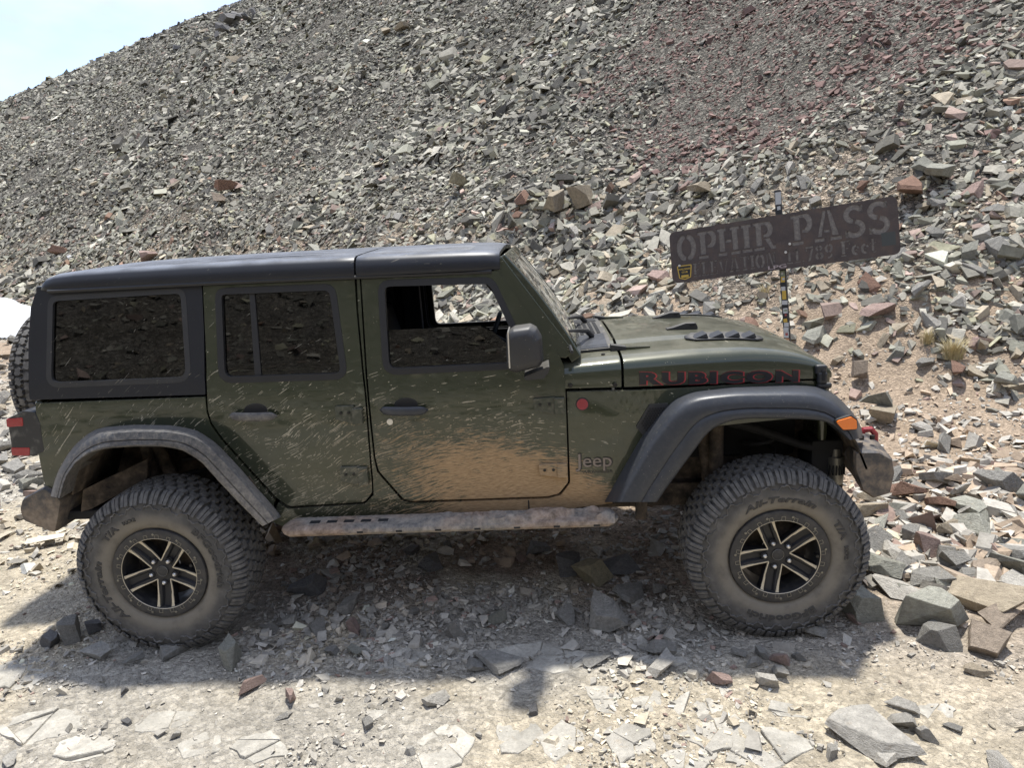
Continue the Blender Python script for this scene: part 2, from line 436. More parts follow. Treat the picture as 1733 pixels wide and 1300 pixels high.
def _mud(t, b):
    co = t.obj(); n = t.noise(co, 26, 7, .7); n2 = t.noise(co, 6, 3)
    t.put(b.inputs['Base Color'], t.mix(t.mr(n2, .35, .65), t.ramp(n, [(.3, (.12, .085, .06)), (.55, (.33, .25, .19)), (.75, (.47, .38, .31))]), t.ramp(n, [(.3, (.10, .10, .10)), (.6, (.30, .27, .23)), (.8, (.40, .35, .29))])))
    t.put(b.inputs['Normal'], t.bump(n, .8, .012))
M['mud'] = material('dried_mud', _mud, (.35, .27, .2), .97, spec=.2)
def _steel(t, b):
    co = t.obj(); n = t.noise(co, 14, 6, .65); x, y, z = t.sep(co)[:3]
    f = t.mr(t.m('ADD', n, t.mr(z, .95, .6, .02, .18)), .42, .80)
    f = t.m('MULTIPLY', f, .9)
    t.put(b.inputs['Base Color'], t.mix(f, (.035, .036, .04), t.mix(t.noise(co, 40, 4), (.17, .125, .085), (.38, .31, .23))))
    t.put(b.inputs['Roughness'], t.mr(f, 0, .6, .42, .95, False)); t.put(b.inputs['Normal'], t.bump(t.noise(co, 60, 5, .6), .35, .004))
M['bumper'] = material('dusty_black_steel_bumper', _steel, (.04, .04, .042), .5)
def _tyre(t, b):
    co = t.obj(); x, y, z = t.sep(co)[:3]
    r = t.m('SQRT', t.m('ADD', t.m('MULTIPLY', x, x), t.m('MULTIPLY', z, z)))
    n = t.noise(co, 14, 6, .6); n2 = t.noise(co, 4, 3)
    rr = t.m('ADD', r, t.m('MULTIPLY', t.m('SUBTRACT', n2, .5), .035))
    f = t.m('MULTIPLY', t.mr(rr, .33, .27), t.mr(n, .25, .5, .6, .95))
    rub = t.ramp(n, [(.3, (.060, .058, .055)), (.55, (.098, .094, .088)), (.75, (.150, .142, .130))])
    t.put(b.inputs['Base Color'], t.mix(f, rub, t.mix(n, (.160, .143, .115), (.225, .203, .165))))
    t.put(b.inputs['Normal'], t.bump(t.noise(co, 120, 3), .2, .002))
M['tyre'] = material('dusty_tyre_rubber', _tyre, (.08, .077, .07), .88, spec=.3)
def _tread(t, b):
    co = t.obj(); n = t.noise(co, 30, 5, .65)
    t.put(b.inputs['Base Color'], t.ramp(n, [(.3, (.075, .072, .068)), (.55, (.125, .120, .112)), (.75, (.20, .19, .175))]))
    t.put(b.inputs['Normal'], t.bump(n, .3, .003))
M['tread'] = material('dusty_tread_rubber', _tread, (.12, .115, .105), .9, spec=.3)
def _rimd(t, b):
    co = t.obj(); n = t.noise(co, 25, 5, .6)
    f = t.mr(n, .45, .75, .06, .45)
    t.put(b.inputs['Base Color'], t.mix(f, (.030, .031, .035), (.15, .135, .11))); t.put(b.inputs['Roughness'], t.mr(f, 0, .5, .38, .8, False))
M['rim'] = material('dark_grey_alloy', _rimd, (.03, .03, .032), .4, .3)
def _cham(t, b):
    co = t.obj(); n = t.noise(co, 60, 3)
    t.put(b.inputs['Base Color'], t.mix(n, (.46, .40, .29), (.64, .57, .43)))
M['champagne'] = material('pale_machined_alloy', _cham, (.6, .53, .4), .42, .25)
M['spoke'] = material('near_black_spoke', None, (.014, .014, .016), .5)
M['letter'] = material('dark_raised_rubber', None, (.062, .059, .054), .85, spec=.3)
M['chrome'] = material('bright_steel', None, (.62, .60, .56), .3, .8)
M['shock'] = material('grey_shock_alloy', _rimd if False else None, (.22, .21, .18), .4, .7)
M['red'] = material('red_tow_hook_paint', None, (.26, .012, .02), .4, 0, .3)
M['amber'] = material('amber_lens', None, (.75, .17, .008), .2, 0, .6)
M['redlens'] = material('red_tail_lens', None, (.28, .010, .014), .25, 0, .5)
def _lamp(t, b):
    n = t.noise(t.obj(), 20, 5, .6)
    t.put(b.inputs['Base Color'], t.mix(t.mr(n, .5, .8), (.018, .019, .021), (.14, .135, .12)))
M['lamp'] = material('dusty_smoked_lamp_housing', _lamp, (.05, .05, .05), .4)
M['decal_black'] = material('black_decal', None, (.012, .012, .014), .5)
M['decal_red'] = material('red_decal', None, (.36, .03, .035), .45)
M['badge'] = material('grey_badge', None, (.20, .17, .155), .4, .4)
M['badge_dark'] = material('dark_badge', None, (.03, .028, .026), .4)
M['badge_red'] = material('round_red_badge', None, (.26, .04, .05), .45)
M['bolt'] = material('black_bolt', None, (.02, .02, .02), .35, .5)
M['tanrust'] = material('muddy_frame_bracket', _und, (.1, .08, .06), .9)
def glass(name, tint, dirt):
    m = bpy.data.materials.new(name); m.use_nodes = True; t = NT(m.node_tree); nodes = m.node_tree.nodes
    nodes.remove(nodes['Principled BSDF']); o = nodes['Material Output']
    tr = t.n('ShaderNodeBsdfTransparent'); t.put(tr.inputs[0], tint)
    gl = t.n('ShaderNodeBsdfGlossy'); gl.inputs['Roughness'].default_value = .015; t.put(gl.inputs[0], (1, 1, 1))
    fr = t.n('ShaderNodeFresnel'); fr.inputs[0].default_value = 1.52
    mx = t.n('ShaderNodeMixShader'); t.put(mx.inputs[0], fr.outputs[0]); L2 = m.node_tree.links.new
    L2(tr.outputs[0], mx.inputs[1]); L2(gl.outputs[0], mx.inputs[2])
    df = t.n('ShaderNodeBsdfDiffuse'); g = t.n('ShaderNodeGroup'); g.node_tree = SPLASH
    co = t.obj(); film = t.mr(t.noise(co, 9, 6, .65), .35, .8, 0, dirt)
    f = t.m('MAXIMUM', t.m('MULTIPLY', t.mr(g.outputs[0], .5, 1.0), .35), film); t.put(df.inputs[0], (.42, .40, .34))
    m2 = t.n('ShaderNodeMixShader'); t.put(m2.inputs[0], f); L2(mx.outputs[0], m2.inputs[1]); L2(df.outputs[0], m2.inputs[2])
    L2(m2.outputs[0], o.inputs[0]); return m
M['privacy'] = glass('dark_privacy_glass', (.035, .037, .04), .02)
M['tint'] = glass('tinted_door_glass', (.10, .105, .11), .02)
M['clear'] = glass('dusty_windscreen_glass', (.55, .60, .58), .85)

# rock, ground
def _rock(t, b):
    co = t.obj(); c = t.attr('col')
    n = t.noise(co, 5, 7, .62); n2 = t.noise(co, 38, 5, .65)
    k = t.mr(n, .25, .75, .72, 1.28, False); k2 = t.mr(n2, .25, .75, .8, 1.2, False)
    kk = t.m('MULTIPLY', k, k2); cc = t.mix(1.0, c, t.comb(kk, kk, kk), 'MULTIPLY')
    t.put(b.inputs['Base Color'], cc)
    t.put(b.inputs['Normal'], t.bump(t.m('ADD', t.noise(co, 16, 6, .65), t.m('MULTIPLY', n2, .4)), .55, .02))
M['rock'] = material('broken_talus_rock', _rock, (.22, .21, .19), .93, spec=.25)
def _srock(t, b):
    co = t.obj(); oi = t.n('ShaderNodeObjectInfo'); c = oi.outputs['Color']
    n = t.noise(co, 9, 7, .65, .4); n2 = t.noise(co, 60, 5, .65)
    x, y, z = t.sep(co)[:3]
    lay = t.noise(t.comb(t.m('MULTIPLY', x, 4), t.m('MULTIPLY', y, 4), t.m('MULTIPLY', z, 60)), 1, 4, .6)
    k = t.m('MULTIPLY', t.mr(n, .25, .75, .68, 1.3, False), t.m('MULTIPLY', t.mr(n2, .25, .75, .82, 1.18, False), t.mr(lay, .3, .7, .88, 1.1, False)))
    cc = t.mix(1.0, c, t.comb(k, k, k), 'MULTIPLY')
    st = t.mr(t.noise(co, 7, 5, .6, 1.0), .60, .74, 0, .35); cc = t.mix(st, cc, (.26, .19, .12))
    t.put(b.inputs['Base Color'], cc)
    t.put(b.inputs['Normal'], t.bump(t.m('ADD', t.m('ADD', t.noise(co, 22, 7, .68), t.m('MULTIPLY', n2, .3)), t.m('MULTIPLY', lay, .5)), .85, .022))
M['loose_rock'] = material('angular_loose_rock', _srock, (.22, .21, .19), .93, spec=.25)
def _ground(t, b):
    co = t.obj(); c = t.attr('col')
    n = t.noise(co, 3.2, 8, .62); n2 = t.noise(co, 26, 7, .68)
    v = t.vor(co, 42); v2 = t.vor(co, 105)
    vc = t.vor(co, 42, out='Color'); vs = t.sep(vc)[0]
    k = t.m('MULTIPLY', t.mr(n, .28, .72, .78, 1.2, False), t.mr(n2, .25, .75, .72, 1.22, False))
    k = t.m('MULTIPLY', k, t.mr(vs, 0, 1, .74, 1.2, False))
    k = t.m('MULTIPLY', k, t.mr(v, .0, .55, 1.06, .84, False))
    hl = t.attr('hill', 'Fac'); wv = t.n('ShaderNodeVectorMath', operation='ADD'); t.put(wv.inputs[0], co); t.put(wv.inputs[1], t.noise(co, 4, 3, .6, out='Color'))
    V1 = t.n('ShaderNodeTexVoronoi'); t.put(V1.inputs['Vector'], wv.outputs[0]); V1.inputs['Scale'].default_value = 7.5
    V2 = t.n('ShaderNodeTexVoronoi'); t.put(V2.inputs['Vector'], wv.outputs[0]); V2.inputs['Scale'].default_value = 17
    r1, r2 = t.sep(V1.outputs['Color'])[0], t.sep(V2.outputs['Color'])[1]
    kh = t.m('MULTIPLY', t.mr(r1, 0, 1, .65, 1.75, False), t.m('MULTIPLY', t.mr(r2, 0, 1, .65, 1.5, False), t.mr(V1.outputs['Distance'], .25, .75, 1.15, .45)))
    k = t.m('ADD', t.m('MULTIPLY', k, t.m('SUBTRACT', 1, hl)), t.m('MULTIPLY', kh, hl))
    cc = t.mix(1.0, c, t.comb(k, k, k), 'MULTIPLY')
    t.put(b.inputs['Base Color'], cc)
    h = t.m('ADD', t.m('MULTIPLY', n2, 1.0), t.m('ADD', t.m('MULTIPLY', v, -.7), t.m('MULTIPLY', v2, -.4)))
    hh = t.m('ADD', t.m('MULTIPLY', V1.outputs['Distance'], -5.0), t.m('ADD', t.m('MULTIPLY', V2.outputs['Distance'], -2.0), t.m('MULTIPLY', r1, 3)))
    t.put(b.inputs['Normal'], t.bump(t.m('ADD', h, t.m('MULTIPLY', hh, hl)), .9, .024))
M['ground'] = material('dusty_gravel_ground', _ground, (.35, .32, .26), .97, spec=.15)
def _snow(t, b):
    co = t.obj(); n = t.noise(co, 1.3, 6, .6)
    t.put(b.inputs['Base Color'], t.mix(t.mr(n, .45, .75), (.58, .60, .62), (.44, .43, .41))); t.put(b.inputs['Normal'], t.bump(n, .5, .08))
M['snow'] = material('old_snow', _snow, (.8, .82, .84), .7)
# ------------------------------------------------------------------ terrain: road, toe of the talus, the scree slope up to its crest
HA = math.radians(36); HM, HT, HT1, HK, HS0 = .75, 4.0, 16.0, .012, 3.4
def hill_t(x, y): return math.sin(HA)*x+math.cos(HA)*y-HS0
def height(x, y):
    x = np.asarray(x, float); y = np.asarray(y, float)
    t = hill_t(x, y)+(fbm(x*.22, y*.22, 3, 40)-.5)*1.6
    z = np.where(t < HT, HM*np.clip(t, 0, None)**2/(2*HT), HM*(t-HT/2))
    e = np.clip(t-HT1, 0, None); z = z-HK*e*e/2
    r = np.hypot(x-1.5, y+.5)
    far = sstep(3, 14, r)
    z = z+(fbm(x*.16, y*.16, 4, 3)-.5)*1.3*far*sstep(1, 9, t)
    z = z+(fbm(x*.7, y*.7, 3, 9)-.5)*(.05+.35*sstep(0, 6, t))
    z = z+(fbm(x*3.5, y*3.5, 3, 21)-.5)*.045
    # gentle bank of rubble beside the front wheel
    z = z+.16*np.exp(-((x-5.0)/1.0)**2-((y-.5)/.8)**2)
    # the tyres press the ground flat
    for wx in (0., 3.008):
        for wy in (-.81, .81):
            k = np.exp(-(((x-wx)/.22)**2+((y-wy)/.26)**2)**2); z = z*(1-k)+(-.004)*k
    # the other side of the pass rises behind the photographer
    t2 = np.clip(-7.5-y-.15*x+(fbm(x*.2, y*.2, 3, 78)-.5)*3, 0, None); z = z+np.where(t2 < 6, .62*t2*t2/12, .62*(t2-3))-.0035*np.clip(t2-25, 0, None)**2*.5
    z = np.where(y < -60, np.maximum(z, -2), z)
    return z
NG = 340
_a = np.linspace(-1, 1, NG); _k = 6.4
gx = 1.8+230*np.sinh(_k*_a)/math.sinh(_k); gy = -.6+230*np.sinh(_k*_a)/math.sinh(_k)
X, Y = np.meshgrid(gx, gy); Z = height(X, Y)
# fine relief where the camera is close
near = np.exp(-((X-1.8)/5)**2-((Y+.6)/4)**2)
Z = Z+near*((fbm(X*14, Y*14, 3, 55)-.5)*.022+(fbm(X*40, Y*40, 2, 56)-.5)*.010)
def ground_color(x, y):
    t = hill_t(x, y)
    n = fbm(x*1.1, y*1.1, 4, 60); n2 = fbm(x*.5+5, y*.5, 3, 61); n3 = fbm(x*2.7, y*2.7, 4, 62)
    tan = np.array([.52, .455, .345]); grey = np.array([.445, .41, .345]); brown = np.array([.31, .24, .18]); pink = np.array([.40, .31, .225]); dark = np.array([.165, .153, .13])
    w = sstep(.42, .62, n)[..., None]
    c = tan*(1-w)+grey*w
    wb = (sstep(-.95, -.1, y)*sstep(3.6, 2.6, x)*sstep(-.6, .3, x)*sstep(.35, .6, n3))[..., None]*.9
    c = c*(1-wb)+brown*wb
    wp = (sstep(-2.9, -1.0, t)*sstep(.22, .42, n2))[..., None]*.95
    c = c*(1-wp)+pink*wp
    wd = np.maximum(sstep(2.6, 6.0, t+(n-.5)*5), sstep(-7, -11, y)*.8)[..., None]
    return c*(1-wd)+dark*wd
def grid_mesh(name, X, Y, Z, col):
    n0, n1 = X.shape; me = bpy.data.meshes.new(name)
    V = np.stack([X, Y, Z], -1).reshape(-1, 3).astype(np.float32)
    i = np.arange(n0*n1).reshape(n0, n1)
    Q = np.stack([i[:-1, :-1], i[:-1, 1:], i[1:, 1:], i[1:, :-1]], -1).reshape(-1, 4)
    fast_mesh(me, V, Q.ravel(), np.arange(len(Q))*4, np.full(len(Q), 4), col.reshape(-1, 3), True); return me
def fast_mesh(me, V, loops, starts, totals, col=None, smooth=False):
    me.vertices.add(len(V)); me.vertices.foreach_set('co', np.ascontiguousarray(V, np.float32).ravel())
    me.loops.add(len(loops)); me.loops.foreach_set('vertex_index', loops.astype(np.int32))
    me.polygons.add(len(starts)); me.polygons.foreach_set('loop_start', starts.astype(np.int32))
    me.update(calc_edges=True); me.validate()
    if col is not None:
        a = me.color_attributes.new('col', 'FLOAT_COLOR', 'POINT')
        a.data.foreach_set('color', np.concatenate([col, np.ones((len(col), 1))], 1).astype(np.float32).ravel())
    me.polygons.foreach_set('use_smooth', np.full(len(starts), smooth)); me.update()
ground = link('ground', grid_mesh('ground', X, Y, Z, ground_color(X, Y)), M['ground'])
_h = ground.data.attributes.new('hill', 'FLOAT', 'POINT'); _tt = hill_t(X, Y)
_h.data.foreach_set('value', np.maximum(sstep(2.2, 5.0, _tt+(fbm(X*1.1, Y*1.1, 4, 60)-.5)*4), sstep(-7, -11, Y)*.8).astype(np.float32).ravel())
tag(ground, kind='structure')
def hz(x, y): return float(height(np.array([x]), np.array([y]))[0])
def on_ground(px, py, n=4000, tmax=180):
    d = ray(px, py); t = np.geomspace(1.0, tmax, n); P = CAM+t[:, None]*d
    h = height(P[:, 0], P[:, 1]); i = int(np.argmax(P[:, 2] < h)); return P[i] if i else P[-1]

# snow lingering on the flat ground beyond the tail of the vehicle
def snow():
    c = on_ground(12, 572); R1, R2 = 4.6, 2.1; ang = math.radians(-38)
    n, k = 14, 40; vs = []; fs = []
    cs, sn = math.cos(ang), math.sin(ang); off = Vector((-3.4, 2.6, 0))
    for i in range(n+1):
        for j in range(k):
            a = 2*PI*j/k; rad = (i/n)*(1+.16*math.sin(3*a+.7)+.09*math.sin(7*a))
            u, v = R1*rad*math.cos(a), R2*rad*math.sin(a)
            x = c[0]+off.x+u*cs-v*sn; y = c[1]+off.y+u*sn+v*cs
            e = (i/n); z = hz(x, y)+.75*(1-e**2.5)-.10*e**6+.05*math.sin(x*2.1)*math.cos(y*1.7)*(1-e)
            vs.append((x, y, z))
    for i in range(n):
        for j in range(k): fs.append((i*k+j, (i+1)*k+j, (i+1)*k+(j+1) % k, i*k+(j+1) % k))
    me = bpy.data.meshes.new('snow_patch'); me.from_pydata(vs, [], fs); set_smooth(me, 180)
    o = link('snow_patch', me, M['snow'])
    tag(o, 'bright old snow patch lying at the foot of the scree beyond the spare wheel', 'snow')
snow()
# ------------------------------------------------------------------ the vehicle (x forward, near side at negative y, origin under the rear axle)
J = empty('off_road_suv', (0, 0, 0))
tag(J, 'dark green four-door off-road SUV, its sides splashed with dried mud, parked on the stony track', 'SUV')
def lerp(a, b, t): return (a[0]+(b[0]-a[0])*t, a[1]+(b[1]-a[1])*t)
def resample(pts, n):
    P = np.array(pts, float); d = np.r_[0, np.cumsum(np.hypot(*np.diff(P, axis=0).T))]
    # gentle smoothing through Catmull-like dense interpolation
    s = np.linspace(0, d[-1], n); return [(float(np.interp(t, d, P[:, 0])), float(np.interp(t, d, P[:, 1]))) for t in s]

# ---- outlines read off the photograph and put on the body side
RD = SP([(343.5, 475), (599, 467.5), (603, 528), (617, 670), (628, 811), (629.5, 833), (617, 849.5), (490, 857), (468.6, 843), (437, 808), (376.6, 741), (359, 716), (352.5, 695), (350, 617)])
RD = fillet(RD, [.03, .012, 0, 0, 0, .03, .04, .05, .05, 0, .04, .05, .04, 0], 4)
FD = SP([(611.5, 466), (842, 459), (944, 598), (953.5, 619), (956, 650), (960, 775), (961, 816), (946, 835), (927, 840), (695.6, 848), (683, 844), (641.5, 797), (636, 775), (626, 678)])
FD = fillet(FD, [.012, .02, .04, .03, 0, 0, .03, .03, .04, .04, .03, .06, .05, 0], 4)
RW = fillet(SP([(365, 489), (566, 481), (588, 641), (372, 648)]), [.05, .06, .06, .07], 6)          # rear door window opening (outer edge of seal)
FW = fillet(SP([(640, 475), (834, 470), (905, 622), (650, 634)]), [.06, .07, .05, .07], 6)
QW = fillet(SP([(83, 503), (312, 489), (322, 645), (80, 655)]), [.05, .05, .07, .06], 6)
def grow(p, d): return inset(p, -d)

def side_parts(s):
    near = s < 0
    # doors
    for nm, outl, win in (('rear_door', RD, RW), ('front_door', FD, FW)):
        d = panel(nm, inset(outl, -.0012), M['paint'], J, holes=[inset(win, .006)], sgn=s, thick=.035, bevel=.0035)
        ring = panel('window_seal', grow(win, .004), M['rubber_seal'], d, holes=[inset(win, .028)], sgn=s, off=.003, thick=.03, bevel=.005)
        if nm == 'rear_door':
            gl = inset(win, .022)
            panel('window_pane', gl, M['privacy'], d, sgn=s, off=-.016, thick=.004, bevel=0, wn=False)
            bar = SP([(420, 488), (429, 487.5), (441, 636), (430, 637)])
            panel('division_bar', bar, M['rubber_seal'], d, sgn=s, off=-.008, thick=.016, bevel=.003)
        else:
            if near:
                gl = fillet(SP([(650, 560), (822, 552), (905, 625), (648, 632)]), [.02, .10, .02, .02], 6)
                gl = [(x, z) for x, z in gl]
                panel('window_pane', gl, M['tint'], d, sgn=s, off=-.018, thick=.004, bevel=0, wn=False)
        # inner door skin: dark trim below the window
        trim = [(x, z) for x, z in inset(outl, .03)]
        panel('door_trim', trim, M['dark'], d, holes=[inset(win, -.02)], sgn=s, off=-.06, thick=.02, bevel=0, wn=False)
        # handle: recessed cup and a grip bar
        hp = (431, 702, 41) if nm == 'rear_door' else (685, 692.5, 40)
        cx, cz = S(hp[0], hp[1])
        cup = [(cx+.008+.058*math.cos(a), cz+.022+.034*math.sin(a)) for a in np.linspace(0, 2*PI, 20, endpoint=False)]
        panel('handle_recess', cup, M['rubber_seal'], d, sgn=s, off=.002, thick=.006, bevel=.002)
        b = MB(); y0 = s*(side_y(cz)+.012)
        rows = []
        for u in np.linspace(-1, 1, 13):
            e = (1-abs(u)**6)**.5*.9+.1; bow = s*(.028*(1-u*u)+.006)
            rows.append([(cx+u*.118, y0+bow+s*.010*math.cos(a)*e, cz-.004*u+.022*math.sin(a)*e) for a in np.linspace(0, 2*PI, 12, endpoint=False)])
        b.loft(rows, True); b.f.append(tuple(range(12))); b.f.append(tuple(range(12*12, 12*13)))
        b.build('door_handle', M['flare'], d, sharp=60)
        if nm == 'front_door' and near:
            lx, lz = S(660, 714)
            panel('key_lock', [(lx+.0155*math.cos(a), lz+.0155*math.sin(a)) for a in np.linspace(0, 2*PI, 18, endpoint=False)], M['chrome'], d, sgn=s, off=.004, thick=.006, bevel=.002)
        # hinges
        hs = [((568, 687), (600, 686), (600, 715), (570, 709), (615, 690, 716)), ((576, 790), (608, 789), (608, 818), (578, 813), (624, 790, 819))] if nm == 'rear_door' else \
             [((902, 674), (940, 671), (940, 699), (905, 694), (956, 672, 700)), ((911, 786), (946, 783), (946, 806), (914, 802), (961, 783, 806))]
        for h in hs:
            pts = SP(h[:4])
            ho = panel('hinge', fillet(pts, .008, 3), M['hinge'], d, sgn=s, off=.018, thick=.020, bevel=.004)
            kx, kz0 = S(h[4][0]-7, h[4][1]); _, kz1 = S(h[4][0]-7, h[4][2]); zc = (kz0+kz1)/2
            m = MB().box((kx-.008, s*(side_y(zc)+.013), zc), (.05, .026, abs(kz0-kz1)))
            m.build('hinge_knuckle', M['hinge'], d, bevel=.004)
            for q in (.3, .72):
                bx = pts[0][0]+(pts[1][0]-pts[0][0])*q; bz = (pts[0][1]+pts[3][1])/2
                MB().tube([(bx, s*(side_y(bz)+.012), bz), (bx, s*(side_y(bz)+.024), bz)], .007, 10).build('hinge_bolt', M['bolt'], d)
    # quarter panel behind the rear door, with its wheel opening
    q = SP([(60, 683), (347.5, 672), (349.5, 697), (356, 719), (373.5, 744), (433.5, 811.5), (465, 848), (458, 878), (440, 880), (386, 790), (345, 748), (300, 738), (200, 738), (150, 752), (118, 790), (102, 842), (86, 840), (76, 822), (66, 775)])
    panel('quarter_panel', q, M['paint'], J, sgn=s, thick=.03, bevel=.006)
    # pillar between the doors, sill and front side in one pressing
    def yf(x, z): return side_y(z)-.17*float(sstep(2.30, 3.35, x))
    bs = SP([(462, 884), (470, 852), (488, 862), (617, 854), (632.5, 838), (631.5, 811), (620.5, 670), (606.5, 528), (603.5, 468), (608.5, 467.5), (622.3, 678), (632.3, 775), (638, 799), (680.5, 848), (694.5, 852.5), (928, 844.5), (949, 839), (965, 818), (963.5, 775), (959.5, 663.5)]) 
    bs += [(3.30, 1.205), (3.30, 1.02), (2.60, 1.02), (2.42, .90), (2.25, .70), (2.24, .655)]
    bs += SP([(895, 869), (700, 878), (482, 893)])
    sd = panel('body_side', bs, M['paint'], J, sgn=s, thick=.03, bevel=.005, yfun=yf, xk=[2.2, 2.3, 2.4, 2.5, 2.6, 2.7, 2.8, 2.9, 3.0, 3.1, 3.2])
    # dark jamb behind every seam
    jm = SP([(345, 470), (840, 455), (942, 600), (950, 650), (955, 830), (690, 845), (500, 850), (440, 806), (360, 714)])
    panel('door_jamb', jm, M['dark'], J, holes=[grow(RW, .01), grow(FW, .01)], sgn=s, off=-.042, thick=.012, bevel=0, wn=False)
    # badge, lettering, bolts and vent on the front side
    bx, bz = S(985.5, 684)
    bd = panel('round_badge', [(bx+.032*math.cos(a), bz+.032*math.sin(a)) for a in np.linspace(0, 2*PI, 24, endpoint=False)], M['decal_black'], sd, sgn=s, off=.003, thick=.004, bevel=.001)
    panel('badge_face', [(bx+.027*math.cos(a), bz+.027*math.sin(a)) for a in np.linspace(0, 2*PI, 24, endpoint=False)], M['badge_red'], sd, sgn=s, off=.006, thick=.003, bevel=.001)
    # small relief of peaks on the badge
    mk = MB()
    for r in range(5):
        for c in range(6):
            u = (c-2.5)*.008; w = (r-2)*.009
            if math.hypot(u, w) < .023: mk.box((bx+u, s*(side_y(bz)+.0068), bz+w), (.006, .002, .0035), Euler((0, .5*(1 if (r+c) % 2 else -1), 0)))
    mk.build('badge_relief', M['decal_red'], sd)
    x0, z0 = S(974, 790.5); wv, _ = text_poly('Jeep', .098, offset=.0016)
    tw = wv[:, 0].max(); sx = .178/tw
    xoff = (lambda a: x0+a*sx) if near else (lambda a: x0+.178-a*sx)
    for d_, mt, o_ in ((.0035, 'decal_black', .003), (.006, 'badge', .0005)):
        text_obj('nameplate', 'Jeep', lambda a, b: (xoff(a), s*(side_y(z0+b)+d_), z0+b), M[mt], sd, .098, offset=o_)
    x1, z1 = S(985, 801.5); wv, _ = text_poly('WRANGLER', .02, offset=.0002); k2 = .15/wv[:, 0].max()
    text_obj('nameplate_small', 'WRANGLER', lambda a, b: ((x1+a*k2) if near else (x1+.15-a*k2), s*(side_y(z1+b)+.004), z1+b), M['badge_dark'], sd, .02, offset=.0002)
    vt = [S(1099, 685), S(1135, 683), S(1092, 742), (S(1076, 722))]
    vo = panel('side_vent', fillet(vt, .012, 3), M['plastic'], sd, sgn=s, off=.006, thick=.012, bevel=.003, yfun=yf)
    mk = MB()
    C0 = np.mean(np.array(vt), 0)
    for r in range(-7, 8):
        for c in range(-6, 7):
            hx = C0[0]+c*.013+(r % 2)*.0065; hzz = C0[1]+r*.0115
            inside = True
            for i in range(4):
                a, b = vt[i], vt[(i+1) % 4]
                if (b[0]-a[0])*(hzz-a[1])-(b[1]-a[1])*(hx-a[0]) > -.0016: inside = False
            if inside:
                y = s*(yf(hx, hzz)+.0062)
                mk.prism([(hx+.0052*math.cos(a), hzz+.0052*math.sin(a)) for a in np.linspace(0, 2*PI, 6, endpoint=False)], 'y', y, y+s*.0025)
    if mk.v: mk.build('vent_mesh', M['dark'], sd)
    # hardtop quarter: black side with its own fixed window
    hq = SP([(50, 677), (347.5, 668), (345, 560), (341, 475), (200, 481), (80, 488), (60, 496), (52, 520), (48, 582)])
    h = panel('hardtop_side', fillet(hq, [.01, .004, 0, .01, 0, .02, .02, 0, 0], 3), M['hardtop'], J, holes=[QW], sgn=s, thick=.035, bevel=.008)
    panel('window_surround', grow(QW, .006), M['plastic'], h, holes=[inset(QW, .020)], sgn=s, off=.001, thick=.03, bevel=.006)
    panel('window_pane', inset(QW, .016), M['privacy'], h, sgn=s, off=-.014, thick=.004, bevel=0, wn=False)
for s in (-1, 1): side_parts(s)
# sill split line
def sill_line(px, py0, py1):
    a, b = S(px, py0), S(px, py1)
    MB().box(((a[0]+b[0])/2, -(side_y((a[1]+b[1])/2)+.0005), (a[1]+b[1])/2), (.006, .006, abs(a[1]-b[1])-.004), Euler((.10, 0, 0))).build('sill_seam', M['dark'], J)
sill_line(895, 846, 866)

# ---- hood and cowl: one family of cross-sections
HX = [2.00, 2.30, 2.60, 2.90, 3.05, 3.15, 3.22, 3.28, 3.32, 3.345]
HW = [.790, .780, .748, .700, .676, .660, .650, .640, .630, .615]
HB = [1.246, 1.240, 1.232, 1.224, 1.221, 1.218, 1.216, 1.214, 1.213, 1.212]
HZ = [1.395, 1.418, 1.432, 1.428, 1.410, 1.386, 1.362, 1.333, 1.300, 1.262]
HP = [(1.0, 0), (1.0, .2), (1.0, .36), (.994, .52), (.975, .66), (.94, .755), (.88, .81), (.80, .835), (.70, .85), (.62, .862), (.575, .885), (.535, .935), (.49, .962), (.40, .978), (.2, .992), (0, 1.0)]
def hood_pt(x, fy, fz, s=1):
    w = np.interp(x, HX, HW); b = np.interp(x, HX, HB); t = np.interp(x, HX, HZ)
    return (x, s*w*fy, b+(t-b)*fz)
def hood_z(x, y):
    w = np.interp(x, HX, HW); f = abs(y)/w
    fz = np.interp(f, [p[0] for p in HP][::-1], [p[1] for p in HP][::-1]); return hood_pt(x, 0, fz)[2]
def hood_section(x):
    row = [hood_pt(x, fy, fz, -1) for fy, fz in HP]; return row+[(x, -y, z) for x, y, z in row[:-1][::-1]]
def hood_loft(name, xs, thick_in=.02):
    m = MB(); rows = [hood_section(x) for x in xs]; m.loft(rows)
    o = m.build(name, M['paint'], J, sharp=180)
    md = o.modifiers.new('t', 'SOLIDIFY'); md.thickness = .02; md.offset = -1
    md = o.modifiers.new('b', 'BEVEL'); md.width = .005; md.segments = 2; md.limit_method = 'ANGLE'; md.angle_limit = math.radians(55)
    md = o.modifiers.new('s', 'SUBSURF'); md.levels = 1; md.render_levels = 2
    return o
hood = hood_loft('hood', [2.306, 2.34, 2.45, 2.6, 2.75, 2.9, 3.0, 3.08, 3.15, 3.21, 3.26, 3.30, 3.328, 3.345])
cowl = hood_loft('cowl', [2.02, 2.06, 2.12, 2.18, 2.24, 2.296])
# fix orientation of solidify by checking the first normal
for o in (hood, cowl):
    me = o.data; c = [p for p in me.polygons if abs(p.center.y) < .2]
    if c and c[0].normal.z < 0: me.flip_normals()
